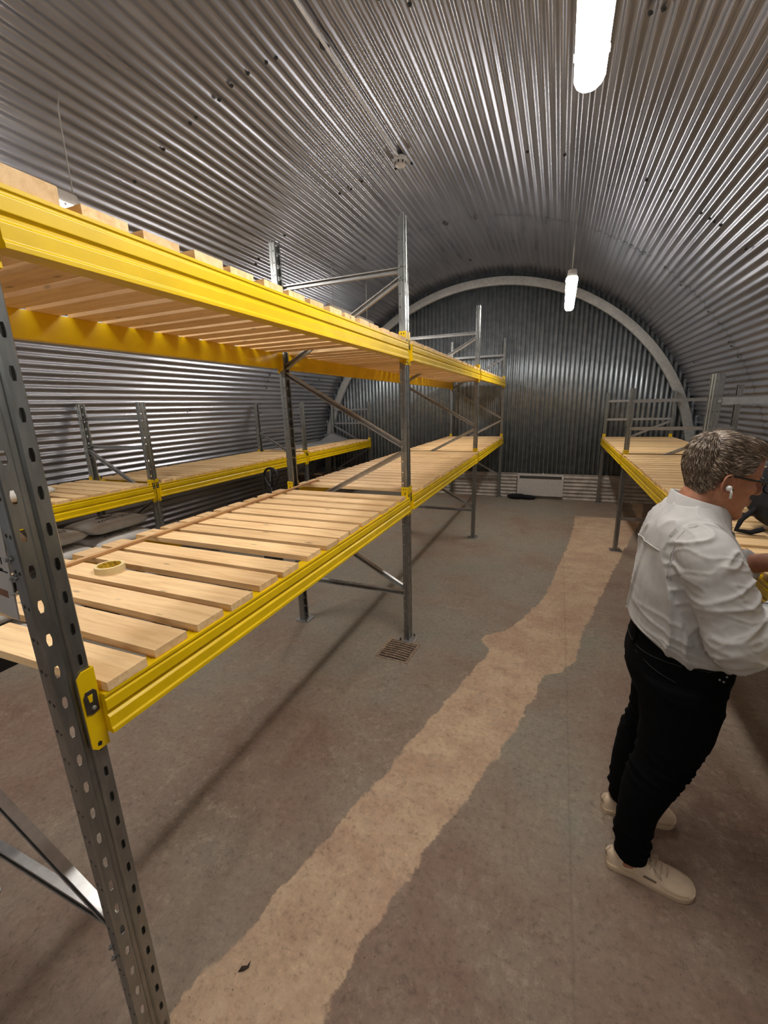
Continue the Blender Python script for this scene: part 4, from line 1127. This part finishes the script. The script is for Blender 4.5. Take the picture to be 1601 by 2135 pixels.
# shoes ---------------------------------------------------------------
def shoe(heel, ang, label=None):
    r = empty('shoe', (heel[0], heel[1], 0), (0, 0, ang)); r.parent = man
    L = .288
    def outline(x):
        t = x/L
        w = .030+.016*t if t < .35 else .0356+.0195*sin(min(1, (t-.35)/.42)*pi/2)
        e = min(1, t/.07); w *= sqrt(max(0, 1-(1-e)**2))
        e2 = min(1, (1-t)/.20); w *= sqrt(max(0, 1-(1-e2)**2))*.96+.0
        return max(w, .001)
    cen = lambda x: .006*sin(pi*x/L)-.004*(x/L)
    xs = [0, .002, .006, .012, .03, .06, .09, .13, .17, .20, .23, .25, .265, .277, .284, L]
    def slab(z0, z1, g0, g1, toe=0):
        mb = MB(); P0 = [(x, cen(x)+outline(x)+g0) for x in xs]+[(x, cen(x)-outline(x)-g0) for x in xs[::-1]]
        P1 = [(x, cen(x)+outline(x)+g1) for x in xs]+[(x, cen(x)-outline(x)-g1) for x in xs[::-1]]
        n = len(P0); f = lambda x, z: z+toe*max(0, (x/L-.75)/.25)**2
        vs_ = [(x, y, f(x, z0)) for x, y in P0]+[(x, y, f(x, z1)) for x, y in P1]
        fs = [(i, (i+1) % n, n+(i+1) % n, n+i) for i in range(n)]+[tuple(range(n-1, -1, -1)), tuple(range(n, 2*n))]
        return mb.add(vs_, fs)
    slab(0, .026, .000, .003, .004).obj('sole', 'shoetrim', r, angle=.6)
    slab(.018, .022, .0036, .0036, .004).obj('sole_stripe', 'shoe', r, angle=.6)
    # upper
    top = [(.004, .060), (.012, .074), (.03, .078), (.06, .080), (.09, .082), (.12, .086), (.15, .075), (.18, .064), (.21, .051), (.24, .046), (.262, .041), (.277, .034), (.285, .028)]
    rings = []; mb = MB(); n = 22; vs_ = []
    for x, h in top:
        w = outline(x)-.001; opening = x < .115
        for k in range(n+1):
            t = pi*k/n; a = cos(t); b = sin(t)
            y = math.copysign(abs(a)**.62, a)*w; z = .022+(h-.022)*(b**(.62 if x < .13 else .85))
            if opening: 
                lim = (h-.022)+.022; z = min(z, lim)
            vs_.append((x, cen(x)+y*(1-.12*b), z))
    m = len(top)
    fs = [(j*(n+1)+i, j*(n+1)+i+1, (j+1)*(n+1)+i+1, (j+1)*(n+1)+i) for j in range(m-1) for i in range(n)]
    fs += [tuple(range(n+1)), tuple((m-1)*(n+1)+k for k in range(n+1))]
    upv = mb.add(vs_, fs).obj('upper', 'shoe', r, smooth=True)
    for s in (-1, 1):
        q = [(x, cen(x)+s*(outline(x)*.97), z) for x, z in ((.175, .034), (.19, .032), (.215, .031), (.24, .030), (.262, .029))]
        MB().tube(q, .0016, 6).obj('toe_seam', 'shoetrim', r, smooth=True)
        mb2 = MB(); mb2.prism([(.120, .040), (.162, .032), (.164, .040), (.124, .048)], 'y', s*.0445+cen(.14)-.001, s*.0445+cen(.14)+.0015); mb2.obj('side_label', 'shoemark', r)
    MB().tube([(.002, 0, .040), (.003, 0, .060), (.010, 0, .080)], [.006, .006, .004], 8).obj('heel_tab', 'shoe', r, smooth=True)
    MB().tube([(.002, -.022, .055), (-.003, 0, .058), (.002, .022, .055)], .0015, 6).obj('heel_seam', 'shoemark', r, smooth=True)
    mbt = MB(); ellipsoid(mbt, (.108, 0, .088), (.026, .022, .009), Matrix.Rotation(radians(-28), 3, 'Y')); mbt.obj('tongue', 'shoe', r, smooth=True)
    for k in range(5):
        x = .128+.017*k; z = (.0865, .0800, .0735, .068, .0625)[k]
        MB().tube([(x-.004, -.026, z-.011), (x, -.01, z+.001), (x+.004, .01, z+.001), (x+.008, .026, z-.011)], .0022, 6).obj('lace', 'lace', r, smooth=True)
    for s in (-1, 1):
        MB().tube([(.142, 0, .086), (.150, s*.022, .090), (.172, s*.036, .076), (.176, s*.042, .058), (.160, s*.040, .064), (.146, s*.014, .084)], .002, 6).obj('lace_loop', 'lace', r, smooth=True)
shoe((.288, 1.462), radians(-3)); shoe((.292, 1.700), radians(9))

# hair ----------------------------------------------------------------
def in_hair(l):
    x, y, z = l
    if z > .104: return x < .082
    if z > .052: return x < .050+(z-.052)*.22
    if z > .034: return x < .022+(z-.034)*1.5
    if x < -.030: return z > -.050+(.0 if x < -.06 else (x+.06)*1.1)
    return z > .034
hsl = slices
INV = HEAD.inverted()
mb = MB(); loft(mb, head_rings(.0045)[::-1], 48)
me = blob('hair', 'hair', mb, .004, 6)
bm = bmesh.new(); bm.from_mesh(me)
kill = [f for f in bm.faces if not in_hair(INV @ f.calc_center_median())]
bmesh.ops.delete(bm, geom=kill, context='FACES'); bm.to_mesh(me); bm.free()
hair = link('hair', me, None, man)
md = hair.modifiers.new('t', 'SOLIDIFY'); md.thickness = .003; md.offset = -1
verts = [(v.co.copy(), v.normal.copy()) for v in me.vertices]
rh = random.Random(4); mb = MB(); H3 = HEAD.to_3x3(); crown = Vector((-.062, .01, .135))
SETS = [([], []), ([], []), ([], [])]
for i in range(11000):
    V_, F_ = SETS[rh.choices((0, 1, 2), (45, 35, 20))[0]]
    c, n = verts[rh.randrange(len(verts))]; l = INV @ c; ln = (H3.inverted() @ n).normalized()
    if l.z > .104 and l.x > -.05: flow = Vector((.9, .25*math.copysign(1, l.y)*abs(l.y)*14*.5, -.2))
    else: flow = (l-crown); flow = Vector((flow.x*.5+(.25 if -.06 < l.x < .0 else (-.25 if l.x >= 0 else 0)), flow.y*.6, flow.z-.02))
    flow = flow-ln*flow.dot(ln)
    if flow.length < 1e-4: continue
    flow.normalize()
    short = max(.35, min(1, (l.z+.06)/.13)); Lh = (.014+.018*rh.random())*short*(1.25 if l.z > .1 else 1)
    side = ln.cross(flow).normalized(); jit = side*(rh.uniform(-.12, .12)+.5*noise.noise(l*28)); d = (flow+jit).normalized(); w = .0006+.0007*rh.random()
    lift = (.10+.22*rh.random())*(.5 if l.z < .02 else 1)
    p0 = l; p1 = l+d*Lh*.5+ln*Lh*lift*.5; p2 = l+d*Lh+ln*Lh*lift*.45
    b = len(V_); 
    for pp, ww in ((p0, w), (p1, w*.8)):
        V_ += [HEAD @ (pp+side*ww), HEAD @ (pp-side*ww), HEAD @ (pp+ln*ww*1.3)]
    V_.append(HEAD @ p2)
    F_ += [(b, b+3, b+4, b+1), (b+1, b+4, b+5, b+2), (b+2, b+5, b+3, b), (b+3, b+6, b+4), (b+4, b+6, b+5), (b+5, b+6, b+3)]
for (V_, F_), mt_ in zip(SETS, ('hair_a', 'hair_b', 'hair_c')):
    st = MB().add(V_, F_).obj('strands', mt_, hair, smooth=True); st['kind'] = 'stuff'

# glasses and ear bud ---------------------------------------------------
g = empty('glasses', (0, 0, 0)); g.parent = man; g.matrix_world = HEAD
for s in (-1, 1):
    fr = []
    for k in range(29):
        t = 2*pi*k/28; fr.append((.124-.004*abs(cos(t)), s*(.034+.026*math.copysign(abs(cos(t))**.7, cos(t))), .018+.019*math.copysign(abs(sin(t))**.7, sin(t))))
    MB().tube(fr, .0024, 6, cap=False).obj('rim', 'glasses', g, smooth=True)
    mbl = MB(); mbl.add([(.1225, q[1], q[2]) for q in fr[:-1]], [tuple(range(28))]); ln = mbl.obj('lens', 'lens', g)
    m = ln.modifiers.new('t', 'SOLIDIFY'); m.thickness = .0015
    MB().tube([(.122, s*.061, .030), (.10, s*.073, .031), (.04, s*.0825, .031), (.0, s*.084, .031), (-.012, s*.0835, .022), (-.022, s*.082, .006)], [.0032, .0036, .0032, .0026, .0024, .002], 8).obj('temple_arm', 'glasses', g, smooth=True)
MB().tube([(.121, -.010, .026), (.126, 0, .028), (.121, .010, .026)], .0024, 6).obj('bridge', 'glasses', g, smooth=True)
e = empty('earbud'); e.parent = man; e.matrix_world = HEAD
mbx = MB(); ellipsoid(mbx, (.004, -.0855, -.006), (.0085, .0075, .0085)); mbx.obj('bud', 'whiteplastic', e, smooth=True)
MB().tube([(.009, -.088, -.008), (.013, -.089, -.016), (.017, -.088, -.034)], [.0042, .0036, .0034], 10).obj('stem', 'whiteplastic', e, smooth=True)
mbx = MB(); ellipsoid(mbx, (.0125, -.0915, -.008), (.002, .001, .003)); mbx.obj('sensor', 'ink', e, smooth=True)
